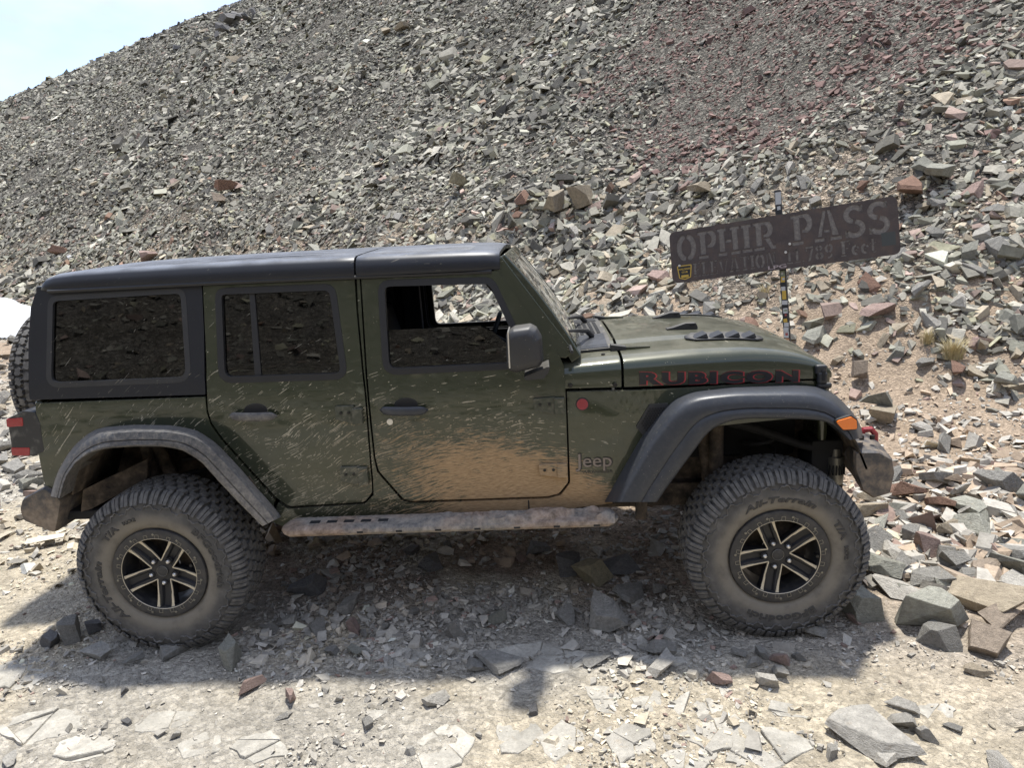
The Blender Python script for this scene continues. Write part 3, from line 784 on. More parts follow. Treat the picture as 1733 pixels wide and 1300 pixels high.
# cowl grille, plates, wipers
m = MB()
def plate(m, x0, x1, y0, y1, lift, th):
    vs = []
    for z_ in (0, th):
        for x in (x0, x1):
            for y in (y0, y1): vs.append((x, y, hood_z(x, y)+lift+z_))
    m.add(vs, [(0, 1, 3, 2), (4, 6, 7, 5), (0, 4, 5, 1), (2, 3, 7, 6), (0, 2, 6, 4), (1, 5, 7, 3)])
def seg_plate(m, x0, x1, y0, y1, lift, th, n=8):
    for i in range(n): plate(m, x0, x1, y0+(y1-y0)*i/n, y0+(y1-y0)*(i+1)/n-.0002, lift, th)
seg_plate(m, 2.085, 2.275, -.58, .58, .003, .010, 12)
cg = m.build('cowl_grille', M['plastic'], J)
for y0 in (-.56, .24):
    m = MB(); seg_plate(m, 2.105, 2.255, y0, y0+.30, .013, .003, 4); m.build('grille_recess', M['dark'] if y0 > 0 else M['flare'], cg)
m = MB()
for i in range(12):
    for k in range(5):
        y = -.22+i*.037; x = 2.115+k*.03; m.box((x, y, hood_z(x, y)+.0145), (.018, .026, .004))
m.build('grille_slots', M['dark'], cg)
for (xb, yb, xt, yt) in ((2.19, -.34, 2.02, -.62), (2.19, .22, 2.02, -.18)):
    zb = hood_z(xb, yb)+.02
    w = MB().tube([(xb, yb, zb), (xb-.03, yb-.03, zb+.035), ((xb+xt)/2, (yb+yt)/2, zb+.055), (xt+.02, yt, zb+.075)], [.016, .014, .010, .007], 8).build('wiper', M['plastic'], J)
    MB().tube([(2.06, yt-.26, 1.44), (2.045, yt+.28, 1.455)], .009, 6).build('wiper_blade', M['rubber_seal'], w)
# windscreen washer nozzles and the stops along the glass
for y in (-.60, -.30, .05, .40):
    MB().box((2.055, y, 1.425), (.03, .035, .025)).build('windscreen_stop', M['plastic'], J, bevel=.005)
for (a, b) in ((965, 646), (1041, 645)):
    p = on_y(a, b, -.795)
    MB().tube([(p[0], -.784, p[2]-.02), (p[0], -.797, p[2]-.02)], .011, 12).build('cowl_bolt', M['bolt'], J, bevel=.002)
for x in (2.10, 2.22):
    MB().tube([(x, -.66, hood_z(x, -.66)-.003), (x, -.66, hood_z(x, -.66)+.006)], .010, 10).build('cowl_bolt', M['bolt'], J, bevel=.002)
# hood hinges, bumpers, latches, louvres
for s in (-1, 1):
    m = MB(); y = s*.58
    z0 = hood_z(2.30, y)
    m.hexa([(2.262, y-.025, z0-.004), (2.262, y-.025, z0+.030), (2.262, y+.025, z0-.004), (2.262, y+.025, z0+.030), (2.34, y-.025, hood_z(2.34, y)-.004), (2.34, y-.025, hood_z(2.34, y)+.016), (2.34, y+.025, hood_z(2.34, y)-.004), (2.34, y+.025, hood_z(2.34, y)+.016)])
    m.build('hood_hinge', M['plastic'], hood, bevel=.004)
    m = MB(); m.hexa([(2.34, y-.022, hood_z(2.34, y)-.004), (2.34, y-.022, hood_z(2.34, y)+.014), (2.34, y+.022, hood_z(2.34, y)-.004), (2.34, y+.022, hood_z(2.34, y)+.014), (2.46, y-.012, hood_z(2.46, y)-.004), (2.46, y-.012, hood_z(2.46, y)+.008), (2.46, y+.012, hood_z(2.46, y)-.004), (2.46, y+.012, hood_z(2.46, y)+.008)])
    m.build('hood_hinge_arm', M['paint'], hood, bevel=.003)
    y = s*.235; z = hood_z(2.70, y)
    m = MB(); m.prism([(2.60, z-.006), (2.60, z+.008), (2.635, z+.014), (2.70, z+.034), (2.755, z+.034), (2.765, z+.012), (2.765, z-.006)], 'y', y-.022, y+.022)
    m.build('windscreen_bumper', M['plastic'], hood, bevel=.004)
    m = MB(); m.box((2.735, y, z+.024), (.028, .05, .010)); m.build('bumper_slot', M['chrome'] if False else M['dark'], hood)
    # louvre panel in the shoulder of the dome
    m = MB(); xs = np.linspace(2.66, 3.06, 10); y0, y1 = s*.50, s*.385
    rows = []
    for i, x in enumerate(xs):
        e = min(1, min(i, 9-i)/1.5+.35); yc = (y0+y1)/2-.06*s*(x-2.66)
        rows.append([(x, yc+(y0-y1)/2*e*u, hood_z(x, yc+(y0-y1)/2*e*u)+.007) for u in (-1, -.5, 0, .5, 1)])
    m.loft(rows); lv = m.build('hood_louvre', M['plastic'], hood)
    md = lv.modifiers.new('t', 'SOLIDIFY'); md.thickness = .008; md.offset = 0
    for k in range(4):
        x = 2.70+k*.082; yc = (y0+y1)/2-.06*s*(x-2.66); z = hood_z(x+.03, yc)+.010
        fm = MB(); fm.add([(x, yc-.045, z), (x+.07, yc-.045, z), (x+.06, yc-.045, z+.024), (x, yc+.045, z+.004), (x+.07, yc+.045, z+.004), (x+.06, yc+.045, z+.026)], [(0, 1, 2), (3, 5, 4), (0, 3, 4, 1), (1, 4, 5, 2), (2, 5, 3, 0)])
        fm.build('louvre_fin', M['flare'], hood, bevel=.002)
    # rubber hold-down latch on the front corner
    x = 3.275; y = s*.640; z = 1.228
    la = MB().box((x, y+s*.010, z+.035), (.055, .03, .05)).box((x+.005, y+s*.018, z-.005), (.048, .03, .06)).box((x+.02, y+s*.010, z-.045), (.07, .03, .03)).build('hood_latch', M['plastic'], hood, bevel=.012, seg=3)
    MB().box((x+.006, y+s*.0335, z+.010), (.016, .004, .05)).build('latch_slot', M['dark'], hood, bevel=.001)
# big outlined lettering along the side of the hood
def hood_side_pt(px, py):
    y = -.72
    for _ in range(20):
        p = on_y(px, py, y); w = float(np.interp(p[0], HX, HW)); b = float(np.interp(p[0], HX, HB)); t = float(np.interp(p[0], HX, HZ))
        fz = (p[2]-b)/(t-b); y = -w*float(np.interp(fz, [q[1] for q in HP], [q[0] for q in HP]))
    return p
pa, pb = hood_side_pt(1082, 650), hood_side_pt(1348, 645); pc, pd = hood_side_pt(1082, 630), hood_side_pt(1348, 627)
wv, _ = text_poly('RUBICON', .1, offset=.003, spacing=1.22); tw, th = wv[:, 0].max(), .0729
for s in (-1, 1):
    for nm, mt, o_, d_ in (('lettering_outline', 'decal_red', .0080, .0016), ('lettering', 'decal_black', .0056, .0026)):
        def fn(a, b, s=s, d_=d_):
            u = a/tw; v = b/th
            u = u if s < 0 else 1-u
            x = pa[0]+(pb[0]-pa[0])*u; z = (pa[2]+(pb[2]-pa[2])*u)*(1-v)+(pc[2]+(pd[2]-pc[2])*u)*v
            w = float(np.interp(x, HX, HW)); bb = float(np.interp(x, HX, HB)); t = float(np.interp(x, HX, HZ)); fz = (z-bb)/(t-bb)
            return (x, s*(w*float(np.interp(fz, [q[1] for q in HP], [q[0] for q in HP]))+d_), z)
        text_obj(nm, 'RUBICON', fn, M[mt], hood, .1, offset=o_, spacing=1.22)

# ---- windscreen frame and glass
WB, WT = Vector((2.11, 0, 1.395)), Vector((1.762, 0, 1.890))
def ws(u, v, n=0.0):
    """u across -1..1, v 0 bottom..1 top, n along the outward normal"""
    c = WB.lerp(WT, v); hw = .748+(.668-.748)*v
    nd = Vector((.826, 0, .564)); bow = .030*(1-u*u)+.018*4*v*(1-v)
    p = c+nd*(n+bow); return (p.x, u*hw, p.z)
def ws_ring(u0, v0, v1, r):
    return fillet([(-u0, v0), (u0, v0), (u0, v1), (-u0, v1)], r, 4)
m = MB(); N = 24
def dense(poly, n=8):
    out = []
    for i in range(len(poly)):
        a, b = poly[i], poly[(i+1) % len(poly)]; k = max(1, int(math.hypot(b[0]-a[0], b[1]-a[1])*n))
        for j in range(k): out.append(lerp(a, b, j/k))
    return out
outer = [(-1, 0)]+[(-1+.2*i, 0) for i in range(1, 11)]+[(1, .2*i) for i in range(1, 6)]+[(1-.2*i, 1) for i in range(1, 11)]+[(-1, 1-.2*i) for i in range(1, 5)]
inner = [(u*.885, .10+v*.80) for u, v in outer]
for k, (n0, poly) in enumerate(((0, outer), (.004, outer), (.004, inner), (-.03, inner))): pass
m.loft([[ws(u, v, -.055) for u, v in outer], [ws(u, v, 0) for u, v in outer], [ws(u, v, 0) for u, v in inner], [ws(u, v, -.02) for u, v in inner], [ws(u, v, -.055) for u, v in inner]], True)
wf = m.build('windscreen_frame', M['paint'], J, bevel=.008, seg=3, bang=40)
g = MB(); g.loft([[ws(-.90+.18*i, .09+.82*j/6, -.010) for i in range(11)] for j in range(7)]); g.build('windscreen_glass', M['clear'], wf, sharp=180)
b = MB(); b.loft([[ws(u, v, .002) for u, v in [(a*.90, .09+c*.82) for a, c in outer]], [ws(u, v, .003) for u, v in [(a*.845, .145+c*.71) for a, c in outer]]], True) if False else None
for s in (-1, 1):
    ap = SP([(833, 455), (834, 443), (848, 433), (972, 596), (958, 607), (938, 606)])
    panel('windscreen_pillar', ap, M['paint'], J, sgn=s, off=-.012, thick=.06, bevel=.008)

# ---- roof: black ribbed hardtop and the two removable front panels
RP = [(.742, 1.818), (.745, 1.835), (.742, 1.862), (.733, 1.886), (.714, 1.904), (.682, 1.913), (.620, 1.917), (.612, 1.909), (.590, 1.909), (.582, 1.919), (.545, 1.921), (.537, 1.912), (.515, 1.912), (.507, 1.923), (.47, 1.925), (.462, 1.916), (.44, 1.916), (.432, 1.926), (.395, 1.928), (.387, 1.919), (.365, 1.919), (.357, 1.929), (.20, 1.932), (.008, 1.934)]
def roof_row(x, dz, k, s, ribs=1.0):
    out = []
    base = [(.742, 1.818), (.745, 1.835), (.742, 1.862), (.733, 1.886), (.714, 1.904), (.682, 1.913), (.60, 1.918), (.2, 1.932), (0, 1.934)]
    for y, z in RP:
        zb = np.interp(y, [p[0] for p in base][::-1], [p[1] for p in base][::-1]) if y < .65 else z
        zz = zb+(z-zb)*ribs
        out.append((x, s*y*k, (zz-1.818)*(1+dz)+1.818))
    return out
def roof_part(name, stations, sides):
    o = None
    for s in sides:
        m = MB(); rows = [roof_row(x, dz, k, s, rb) for x, dz, k, rb in stations]; m.loft(rows)
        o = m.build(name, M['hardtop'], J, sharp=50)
        me = o.data
        if [p for p in me.polygons if p.center.z > 1.9][0].normal.z < 0: me.flip_normals()
        md = o.modifiers.new('t', 'SOLIDIFY'); md.thickness = .028; md.offset = -1
        md = o.modifiers.new('b', 'BEVEL'); md.width = .005; md.segments = 2; md.limit_method = 'ANGLE'; md.angle_limit = math.radians(60)
    return o
m = MB()
st = [(-.500, -.75, .955, 0), (-.488, -.52, .968, 0), (-.465, -.34, .98, 0), (-.42, -.20, .985, 0), (-.32, -.12, .99, 0), (-.18, -.085, .99, .2), (-.10, -.07, .992, 1), (.3, -.02, .995, 1), (.7, 0, 1, 1), (.90, 0, 1, 1), (.96, 0, 1, .1), (1.052, 0, 1, 0)]
rows = []
for x, dz, k, rb in st:
    r = roof_row(x, dz, k, -1, rb); rows.append(r+[(a, -b_, c) for a, b_, c in r[::-1]])
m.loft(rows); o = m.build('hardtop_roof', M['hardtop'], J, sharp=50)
if [p for p in o.data.polygons if p.center.z > 1.9][0].normal.z < 0: o.data.flip_normals()
md = o.modifiers.new('t', 'SOLIDIFY'); md.thickness = .028; md.offset = -1
md = o.modifiers.new('b', 'BEVEL'); md.width = .005; md.segments = 2; md.limit_method = 'ANGLE'; md.angle_limit = math.radians(60)
roof_part('roof_panel', [(1.060, 0, 1, 0), (1.12, 0, 1, .1), (1.16, 0, 1, 1), (1.55, -.01, .995, 1), (1.60, -.02, .99, 0), (1.67, -.04, .98, 0), (1.715, -.09, .967, 0), (1.742, -.16, .955, 0)], (-1, 1))
# gutter lip
for s in (-1, 1):
    g0, g1 = S(78, 489), S(842, 455)
    MB().tube([(g0[0]+.02, s*.735, 1.815), (.4, s*.737, 1.818), (1.0, s*.737, 1.816), (1.70, s*.722, 1.812)], .010, 6).build('roof_gutter', M['rubber_seal'], J)
# rear of the hardtop and tailgate
m = MB(); m.hexa([(-.600, -.785, 1.29), (-.530, -.70, 1.84), (-.600, .785, 1.29), (-.530, .70, 1.84), (-.570, -.785, 1.29), (-.500, -.70, 1.84), (-.570, .785, 1.29), (-.500, .70, 1.84)])
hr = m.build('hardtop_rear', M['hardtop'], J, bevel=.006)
m = MB(); m.hexa([(-.606, -.62, 1.36), (-.547, -.57, 1.78), (-.606, .62, 1.36), (-.547, .57, 1.78), (-.598, -.62, 1.36), (-.539, -.57, 1.78), (-.598, .62, 1.36), (-.539, .57, 1.78)]); m.build('rear_window', M['privacy'], hr)
tg = MB().hexa([(-.575, -.785, .80), (-.590, -.785, 1.285), (-.575, .785, .80), (-.590, .785, 1.285), (-.54, -.785, .80), (-.55, -.785, 1.285), (-.54, .785, .80), (-.55, .785, 1.285)]).build('tailgate', M['paint'], J, bevel=.012, seg=3)
MB().box((-.70, .05, 1.20), (.26, .30, .30)).build('spare_carrier', M['dark'], tg, bevel=.01)

# ---- fender flares (lofted between the outline at the body and the lip)
def smooth_path(pts, n):
    P = np.array(pts, float); d = np.r_[0, np.cumsum(np.hypot(*np.diff(P, axis=0).T))]
    t = np.linspace(0, d[-1], n*6); X_, Y_ = np.interp(t, d, P[:, 0]), np.interp(t, d, P[:, 1])
    for _ in range(10):
        X_[1:-1] = (X_[:-2]+2*X_[1:-1]+X_[2:])/4; Y_[1:-1] = (Y_[:-2]+2*Y_[1:-1]+Y_[2:])/4
    return resample(list(zip(X_, Y_)), n)
RFA = [(85, 840), (97, 799), (119.5, 761), (145, 736.5), (168, 724), (226, 719), (291, 720), (333, 728), (365, 749), (404, 790), (436, 828), (465, 861), (474, 876)]
RFB = [(102, 844), (111, 809), (129, 783), (152, 767), (181, 759), (226, 756), (274, 756), (307, 761), (339, 780), (371, 816), (404, 851), (444, 891)]
FFA = [(1026, 850), (1038, 825), (1085, 738), (1121, 691), (1143, 672), (1172, 661), (1237, 654.6), (1345, 653), (1381, 655), (1410, 666), (1436, 691), (1450, 709), (1459, 727), (1460, 742)]
FFB = [(1112, 850), (1128, 826), (1193, 738), (1208, 724), (1237, 712), (1273, 708), (1345, 709), (1385, 711), (1405, 716), (1420, 728), (1437, 745)]
SEC = [(-.03, None), (.16, -.905), (.24, -.930), (.32, -.944), (.56, -.953), (.66, -.956), (.69, -.950), (.73, -.957), (.92, -.963), (.985, -.958), (1.0, -.945), (1.0, -.90)]
def flare(A, B, s, front):
    n = 34; a = smooth_path(A, n); b = smooth_path(B, n); m = MB(); rows = []
    for i in range(n):
        row = []
        for f, y in SEC:
            px = lerp(a[i], b[i], f)
            if y is None:
                x_ = on_y(*px, -.8)[0]; y = -.785 if not front else -.785+.13*float(sstep(2.25, 2.75, x_))
            p = on_y(px[0], px[1], y); row.append((p[0], y*-s, p[2]))
        # lip returns inwards under the arch
        p = row[-1]; row.append((p[0], -s*-.66, p[2]+.004))
        rows.append([(x, (y if s > 0 else y), z) for x, y, z in row])
    m.loft(rows)
    # close both ends
    k = len(SEC)+1
    m.f.append(tuple(range(k))); e = (n-1)*k; m.f.append(tuple(e+i for i in range(k)))
    o = m.build('fender_flare', M['flare'], J, sharp=48)
    return o
for s in (-1, 1):
    flare(RFA, RFB, s, False)
    ff = flare(FFA, FFB, s, True)
    lens = [on_y(*p, -.968) for p in ((1413, 713), (1440, 705), (1449, 711), (1450, 726), (1426, 727))]
    pl = fillet([(p[0], p[2]) for p in lens], .010, 3)
    MB().prism(pl, 'y', s*.945, s*.976).build('marker_lens', M['amber'], ff, bevel=.004)
    pg = grow(pl, .006); MB().prism(pg, 'y', s*.945, s*.968).build('marker_bezel', M['rubber_seal'], ff, bevel=.003)

# ---- wheel wells, underbody, running gear
def well(x0, s, x_cut0, x_cut1, ztop):
    pts = [(x0-.50, .80), (x0-.44, ztop-.16), (x0-.34, ztop-.05), (x0-.2, ztop), (x0+.20, ztop), (x0+.30, ztop-.05), (x0+.40, ztop-.18), (x0+.46, .80)]
    m = MB(); m.loft([[(x, s*.80, z) for x, z in pts], [(x, s*.40, z) for x, z in pts]])
    o = m.build('wheel_well', M['under'], J, sharp=60); md = o.modifiers.new('t', 'SOLIDIFY'); md.thickness = .01
    m = MB(); m.add([(x, s*.40, z) for x, z in pts]+[(x0-.5, s*.40, .6), (x0+.46, s*.40, .6)], [(8, 0, 1, 2, 3, 4, 5, 6, 7, 9)]); m.build('inner_fender', M['under'], J)
for s in (-1, 1): well(.02, s, 0, 0, 1.10); well(3.00, s, 0, 0, 1.12)
MB().box((.85, 0, .66), (2.9, 1.48, .05)).build('floor_pan', M['dark'], J, bevel=.01)
MB().box((2.70, 0, .95), (1.1, .86, .40)).build('engine_block', M['dark'], J, bevel=.03)
for s in (-1, 1): MB().box((1.42, s*.42, .565), (4.15, .09, .13)).build('frame_rail', M['under'], J, bevel=.01)
MB().box((1.75, 0, .50), (.9, .45, .12)).build('skid_plate', M['under'], J, bevel=.02)
MB().box((.55, 0, .52), (.8, .6, .16)).build('fuel_tank', M['under'], J, bevel=.03)
for xa in (0., 3.008):
    a = MB().tube([(xa, -.66, .43), (xa, .66, .43)], .045, 14).tube([(xa-.10, .12, .43), (xa-.07, .12, .43), (xa, .12, .43), (xa+.08, .12, .43), (xa+.1, .12, .43)], [.04, .11, .14, .11, .04], 14).build('axle', M['under'], J)
    for s in (-1, 1):
        sx = .52 if xa > 1 else .46
        pts = [(xa+.02+.075*math.cos(t), s*sx+.075*math.sin(t), .50+.40*t/(2*PI*5)) for t in np.linspace(0, 2*PI*5, 90)]
        MB().tube(pts, .010, 6).build('coil_spring', M['dark'], J)
        x_s = xa-.28 if xa > 1 else xa-.22
        MB().tube([(x_s+.06, s*.56, .42), (x_s, s*.53, 1.02)], .032, 12).build('shock_absorber', M['tanrust'], J)
pr_ = on_y(1412, 790, -.60)
sh = MB().tube([(pr_[0], -.60, pr_[2]-.085), (pr_[0], -.60, pr_[2]+.06)], .045, 18).tube([(pr_[0], -.60, pr_[2]+.05), (pr_[0], -.60, pr_[2]+.10)], [.03, .026], 12).build('shock_reservoir', M['shock'], J, bevel=.004)
m = MB()
for k in range(6): m.box((pr_[0]-.035+k*.014, -.646+.012*abs(k-2.5)/2.5, pr_[2]-.005), (.007, .012, .05))
m.build('reservoir_slots', M['dark'], sh)
MB().tube([(pr_[0]-.02, -.60, pr_[2]+.08), (3.20, -.60, .87), (3.0, -.58, .95), (2.75, -.55, 1.02)], [.022, .020, .024, .024], 10).build('steering_damper', M['dark'], J)
p0 = on_y(1212, 765, -.60); MB().tube([(p0[0], -.60, .62), (p0[0], -.60, 1.10)], .036, 12).build('front_shock', M['tanrust'], J)
MB().box((3.34, -.52, .76), (.16, .20, .26)).build('bumper_mount', M['dark'], J, bevel=.012)
MB().box((2.40, -.62, .615), (.05, .05, .13)).box((2.40, -.655, .57), (.06, .02, .12)).build('rail_bracket', M['tanrust'], J, bevel=.004)
# exhaust silencer and bracket behind the rear wheel
MB().tube([(-.52, -.50, .66), (-.50, -.25, .66), (-.5, .3, .66)], [.085, .09, .085], 16).build('silencer', M['under'], J)
MB().hexa([(-.50, -.74, .66), (-.46, -.74, .80), (-.50, -.70, .66), (-.46, -.70, .80), (-.16, -.66, .82), (-.14, -.66, .93), (-.16, -.62, .82), (-.14, -.62, .93)]).build('bumper_bracket', M['under'], J, bevel=.005)
MB().tube([(-.18, -.5, .98), (-.02, -.52, .5)], .035, 12).build('rear_damper', M['tanrust'], J)

# ---- bumpers
def prof(px, y): return [(float(on_y(a, b, y)[0]), float(on_y(a, b, y)[2])) for a, b in px]
fb = prof([(1446, 764), (1488, 764), (1512, 777), (1516, 802), (1508, 837), (1480, 845), (1460, 832), (1447, 795)], -.80)
fbo = MB()
rows = []
for y, dx, sc_ in ((-.80, 0, .92), (-.785, 0, 1), (-.55, .05, 1), (-.3, .08, 1), (.3, .08, 1), (.55, .05, 1), (.785, 0, 1), (.80, 0, .92)):
    cx = np.mean([p[0] for p in fb]); cz = np.mean([p[1] for p in fb])
    rows.append([(cx+(x-cx)*sc_+dx, y, cz+(z-cz)*sc_) for x, z in fillet(fb, .012, 3)])
fbo.loft(rows, True); k = len(rows[0]); fbo.f.append(tuple(range(k))); fbo.f.append(tuple(range(7*k, 8*k)))
fbo = fbo.build('front_bumper', M['bumper'], J, sharp=22)
for s in (-1, 1):
    hp = on_y(1461, 741, -.50)
    MB().tube([(hp[0]-.02, s*.50, hp[2]-.05), (hp[0]-.02, s*.50, hp[2]+.015), (hp[0]+.0, s*.50, hp[2]+.042), (hp[0]+.035, s*.50, hp[2]+.045), (hp[0]+.058, s*.50, hp[2]+.02), (hp[0]+.062, s*.50, hp[2]-.05)], .016, 8).build('tow_hook', M['red'], fbo)
for a, b in ((1464, 756), (1482, 757)):
    p = on_y(a, b, -.72); MB().tube([(p[0]-.01, -.70, .915), (p[0]-.01, -.70, .935)], .012, 8).build('bumper_bolt', M['bolt'], fbo)
rb = prof([(74, 824), (36, 845), (32, 862), (38, 882), (71, 895), (94, 905), (99, 880), (105, 846)], -.82)
m = MB(); rows = []
for y, sc_ in ((-.82, .93), (-.80, 1), (.80, 1), (.82, .93)):
    cx = np.mean([p[0] for p in rb]); cz = np.mean([p[1] for p in rb]); rows.append([(cx+(x-cx)*sc_, y, cz+(z-cz)*sc_) for x, z in fillet(rb, .025, 3)])
m.loft(rows, True); k = len(rows[0]); m.f.append(tuple(range(k))); m.f.append(tuple(range(3*k, 4*k))); m.build('rear_bumper', M['bumper'], J, sharp=22)
# ---- tail lights
for s in (-1, 1):
    hp = prof([(13, 708), (40, 695), (60, 697), (69, 718), (76, 764), (58, 772), (23, 770)], -.80)
    tl = MB().prism(fillet(hp, .014, 3), 'y', s*.805, s*.55).build('tail_light', M['lamp'], J, bevel=.010, seg=3)
    lu = prof([(11.5, 708.5), (40, 706), (41, 721), (13, 723)], -.80); ll = prof([(20, 757), (52, 757), (52, 771), (21.5, 771)], -.80)
    for q in (lu, ll): MB().prism(fillet(q, .006, 2), 'y', s*.808, s*.57).build('tail_lens', M['redlens'], tl, bevel=.006)

# ---- grille and headlights (turned away from the camera)
gr = MB().box((3.318, 0, 1.03), (.05, 1.22, .43)).build('grille', M['paint'], J, bevel=.02, seg=3)
for i in range(7): MB().box((3.342, (i-3)*.098, 1.04), (.012, .058, .26)).build('grille_slot', M['dark'], gr, bevel=.004)
for s in (-1, 1):
    MB().tube([(3.33, s*.47, 1.05), (3.362, s*.47, 1.05)], [.105, .095], 28).build('headlight', M['chrome'], gr, bevel=.004)

# ---- rock rail along the sill, caked with mud
for s in (-1, 1):
    ra, rbk = on_y(472, 905, -.93), on_y(1048, 886, -.93)
    x0, x1 = ra[0], rbk[0]; z0, z1 = ra[2], rbk[2]
    prf = [(-.925, -.018), (-.936, -.002), (-.932, .016), (-.915, .026), (-.80, .030), (-.79, .022), (-.79, -.006), (-.85, -.014)]
    m = MB(); rows = []
    for u, k in ((0, .35), (.012, .75), (.03, 1), (.5, 1), (.97, 1), (.988, .75), (1, .35)):
        x = x0+(x1-x0)*u; zc = z0+(z1-z0)*u
        rows.append([(x, s*-(-.87+(y+.87)*k), zc+.01+(z-.01)*k) for y, z in prf])
    m.loft(rows, True); n = len(prf); m.f.append(tuple(range(n))); m.f.append(tuple(range(6*n, 7*n)))
    rail = m.build('rock_rail', M['mud'], J, bevel=.004, bang=35)
    for i in range(5):
        xx = x0+.16+i*.085
        MB().box((xx, s*.86, z0+.029), (.05, .03, .004)).build('rail_slot', M['dark'], rail, bevel=.001)
    for i in range(7):
        xx = x0+.40+i*.19
        MB().box((xx, s*.9335, z0-.002+(z1-z0)*.5), (.03, .004, .010)).build('rail_slot', M['dark'], rail)
    # caked mud on the tread of the rail
    nx, ny = 150, 9; xs = np.linspace(x0+.42, x1-.02, nx); ys = np.linspace(-.934, -.80, ny)
    XX, YY = np.meshgrid(xs, ys); amp = (fbm(XX*9, YY*14+s, 4, 33)-.36)*.17
    env = np.sin(np.linspace(0, PI, ny))[:, None]**.4*sstep(x0+.42, x0+1.0, XX)
    ZZ = z0+(z1-z0)*(XX-x0)/(x1-x0)+.024+np.clip(amp, -.012, .034)*env+(fbm(XX*45, YY*45, 3, 34)-.5)*.016*env
    ZZ[0] -= .02; ZZ[-1] -= .02
    m = MB(); m.loft([[(XX[j, i], -s*YY[j, i], ZZ[j, i]) for i in range(nx)] for j in range(ny)])
    m.build('caked_mud', M['mud'], rail, sharp=60)
for s in (-1, 1):
    for x in (.75, 1.4, 2.1): MB().box((x, s*.62, .59), (.06, .34, .05)).build('rail_mount', M['under'], J, bevel=.005)

# ---- mirrors
for s in (-1, 1):
    mp = prof([(857.5, 562), (870, 554), (898, 550), (909, 556), (917, 570), (920, 608), (914, 619), (877, 628), (864, 626), (859, 618)], -.98)
    m = MB(); rows = []
    cx = np.mean([p[0] for p in mp]); cz = np.mean([p[1] for p in mp])
    for y, k, dx in ((-.85, .55, .0), (-.865, .8, 0), (-.89, .96, 0), (-.95, 1, 0), (-1.00, 1.0, 0), (-1.025, .97, -.004), (-1.042, .86, -.008), (-1.05, .6, -.012)):
        rows.append([(cx+(x-cx)*k+dx, -s*y, cz+(z-cz)*k) for x, z in fillet(mp, .02, 3)])
    m.loft(rows, True); n = len(rows[0]); m.f.append(tuple(range(n))); m.f.append(tuple(range(7*n, 8*n)))
    mo = m.build('wing_mirror', M['plastic'], J, sharp=70)
    bp_ = prof([(886, 632), (915, 620), (931, 613), (928, 625), (920, 635), (890, 638)], -.88)
    MB().prism(fillet(bp_, .012, 3), 'y', s*.78, s*.96).build('mirror_arm', M['plastic'], mo, bevel=.008, seg=3)
    MB().prism(inset([(x, z) for x, z in [(cx-.072, cz-.075), (cx-.066, cz-.075), (cx-.066, cz+.085), (cx-.072, cz+.085)]], 0), 'y', s*.88, s*1.05).build('mirror_glass', M['chrome'], mo)

# ---- interior
MB().hexa([(1.70, -.70, .72), (1.70, -.70, 1.34), (1.70, .70, .72), (1.70, .70, 1.34), (2.08, -.72, .72), (2.08, -.72, 1.38), (2.08, .72, .72), (2.08, .72, 1.38)]).build('dashboard', M['cloth'], J, bevel=.04, seg=3)
def seat(x, y, w):
    b = MB().box((x, y, .95), (.52, w, .16)).hexa([(x-.30, y-w/2, .98), (x-.44, y-w/2+.03, 1.56), (x-.30, y+w/2, .98), (x-.44, y+w/2-.03, 1.56), (x-.17, y-w/2, .98), (x-.33, y-w/2+.03, 1.56), (x-.17, y+w/2, .98), (x-.33, y+w/2-.03, 1.56)])
    o = b.build('seat', M['cloth'], J, bevel=.03, seg=3)
    for yy in ((y,) if w < .8 else (y-.38, y+.38)):
        MB().box((x-.40, yy, 1.66), (.10, .26, .16)).build('headrest', M['cloth'], o, bevel=.03, seg=3)
        MB().tube([(x-.39, yy-.06, 1.5), (x-.40, yy-.06, 1.62)], .006, 6).tube([(x-.39, yy+.06, 1.5), (x-.40, yy+.06, 1.62)], .006, 6).build('headrest_post', M['chrome'], o)
seat(1.27, -.37, .50); seat(1.27, .37, .50); seat(.42, 0, 1.20)
sw = MB().tube([(1.60+.18*.35*math.sin(a), .37+.185*math.cos(a), 1.30+.18*math.sin(a)) for a in np.linspace(0, 2*PI, 33)], .014, 8, False).build('steering_wheel', M['cloth'], J)
MB().tube([(1.60, .37, 1.30), (1.78, .37, 1.22)], [.06, .04], 12).build('steering_column', M['cloth'], sw)
for s in (-1, 1):
    MB().tube([(-.35, s*.60, 1.32), (-.28, s*.60, 1.70), (0, s*.60, 1.775), (1.0, s*.60, 1.785), (1.66, s*.60, 1.79), (1.98, s*.66, 1.40)], .034, 10).build('roll_bar', M['cloth'], J)
    MB().tube([(1.02, s*.60, 1.785), (1.02, s*.655, 1.5), (1.02, s*.68, .75)], .045, 10).build('roll_bar_post', M['cloth'], J)
    MB().hexa([(.93, s*.66, .9), (.95, s*.60, 1.76), (.93, s*.72, .9), (.95, s*.66, 1.76), (1.13, s*.66, .9), (1.12, s*.60, 1.76), (1.13, s*.72, .9), (1.12, s*.66, 1.76)]).build('pillar_trim', M['cloth'], J, bevel=.01)
MB().tube([(1.02, -.60, 1.785), (1.02, .60, 1.785)], .036, 10).build('roll_bar_hoop', M['cloth'], J)
MB().box((1.72, 0, 1.76), (.03, .26, .08)).build('rear_view_mirror', M['plastic'], J, bevel=.012)
MB().hexa([(1.12, -.69, 1.805), (1.12, .69, 1.805), (1.12, -.69, 1.812), (1.12, .69, 1.812), (1.70, -.66, 1.805), (1.70, .66, 1.805), (1.70, -.66, 1.812), (1.70, .66, 1.812)]).build('headliner', M['dark'], J)
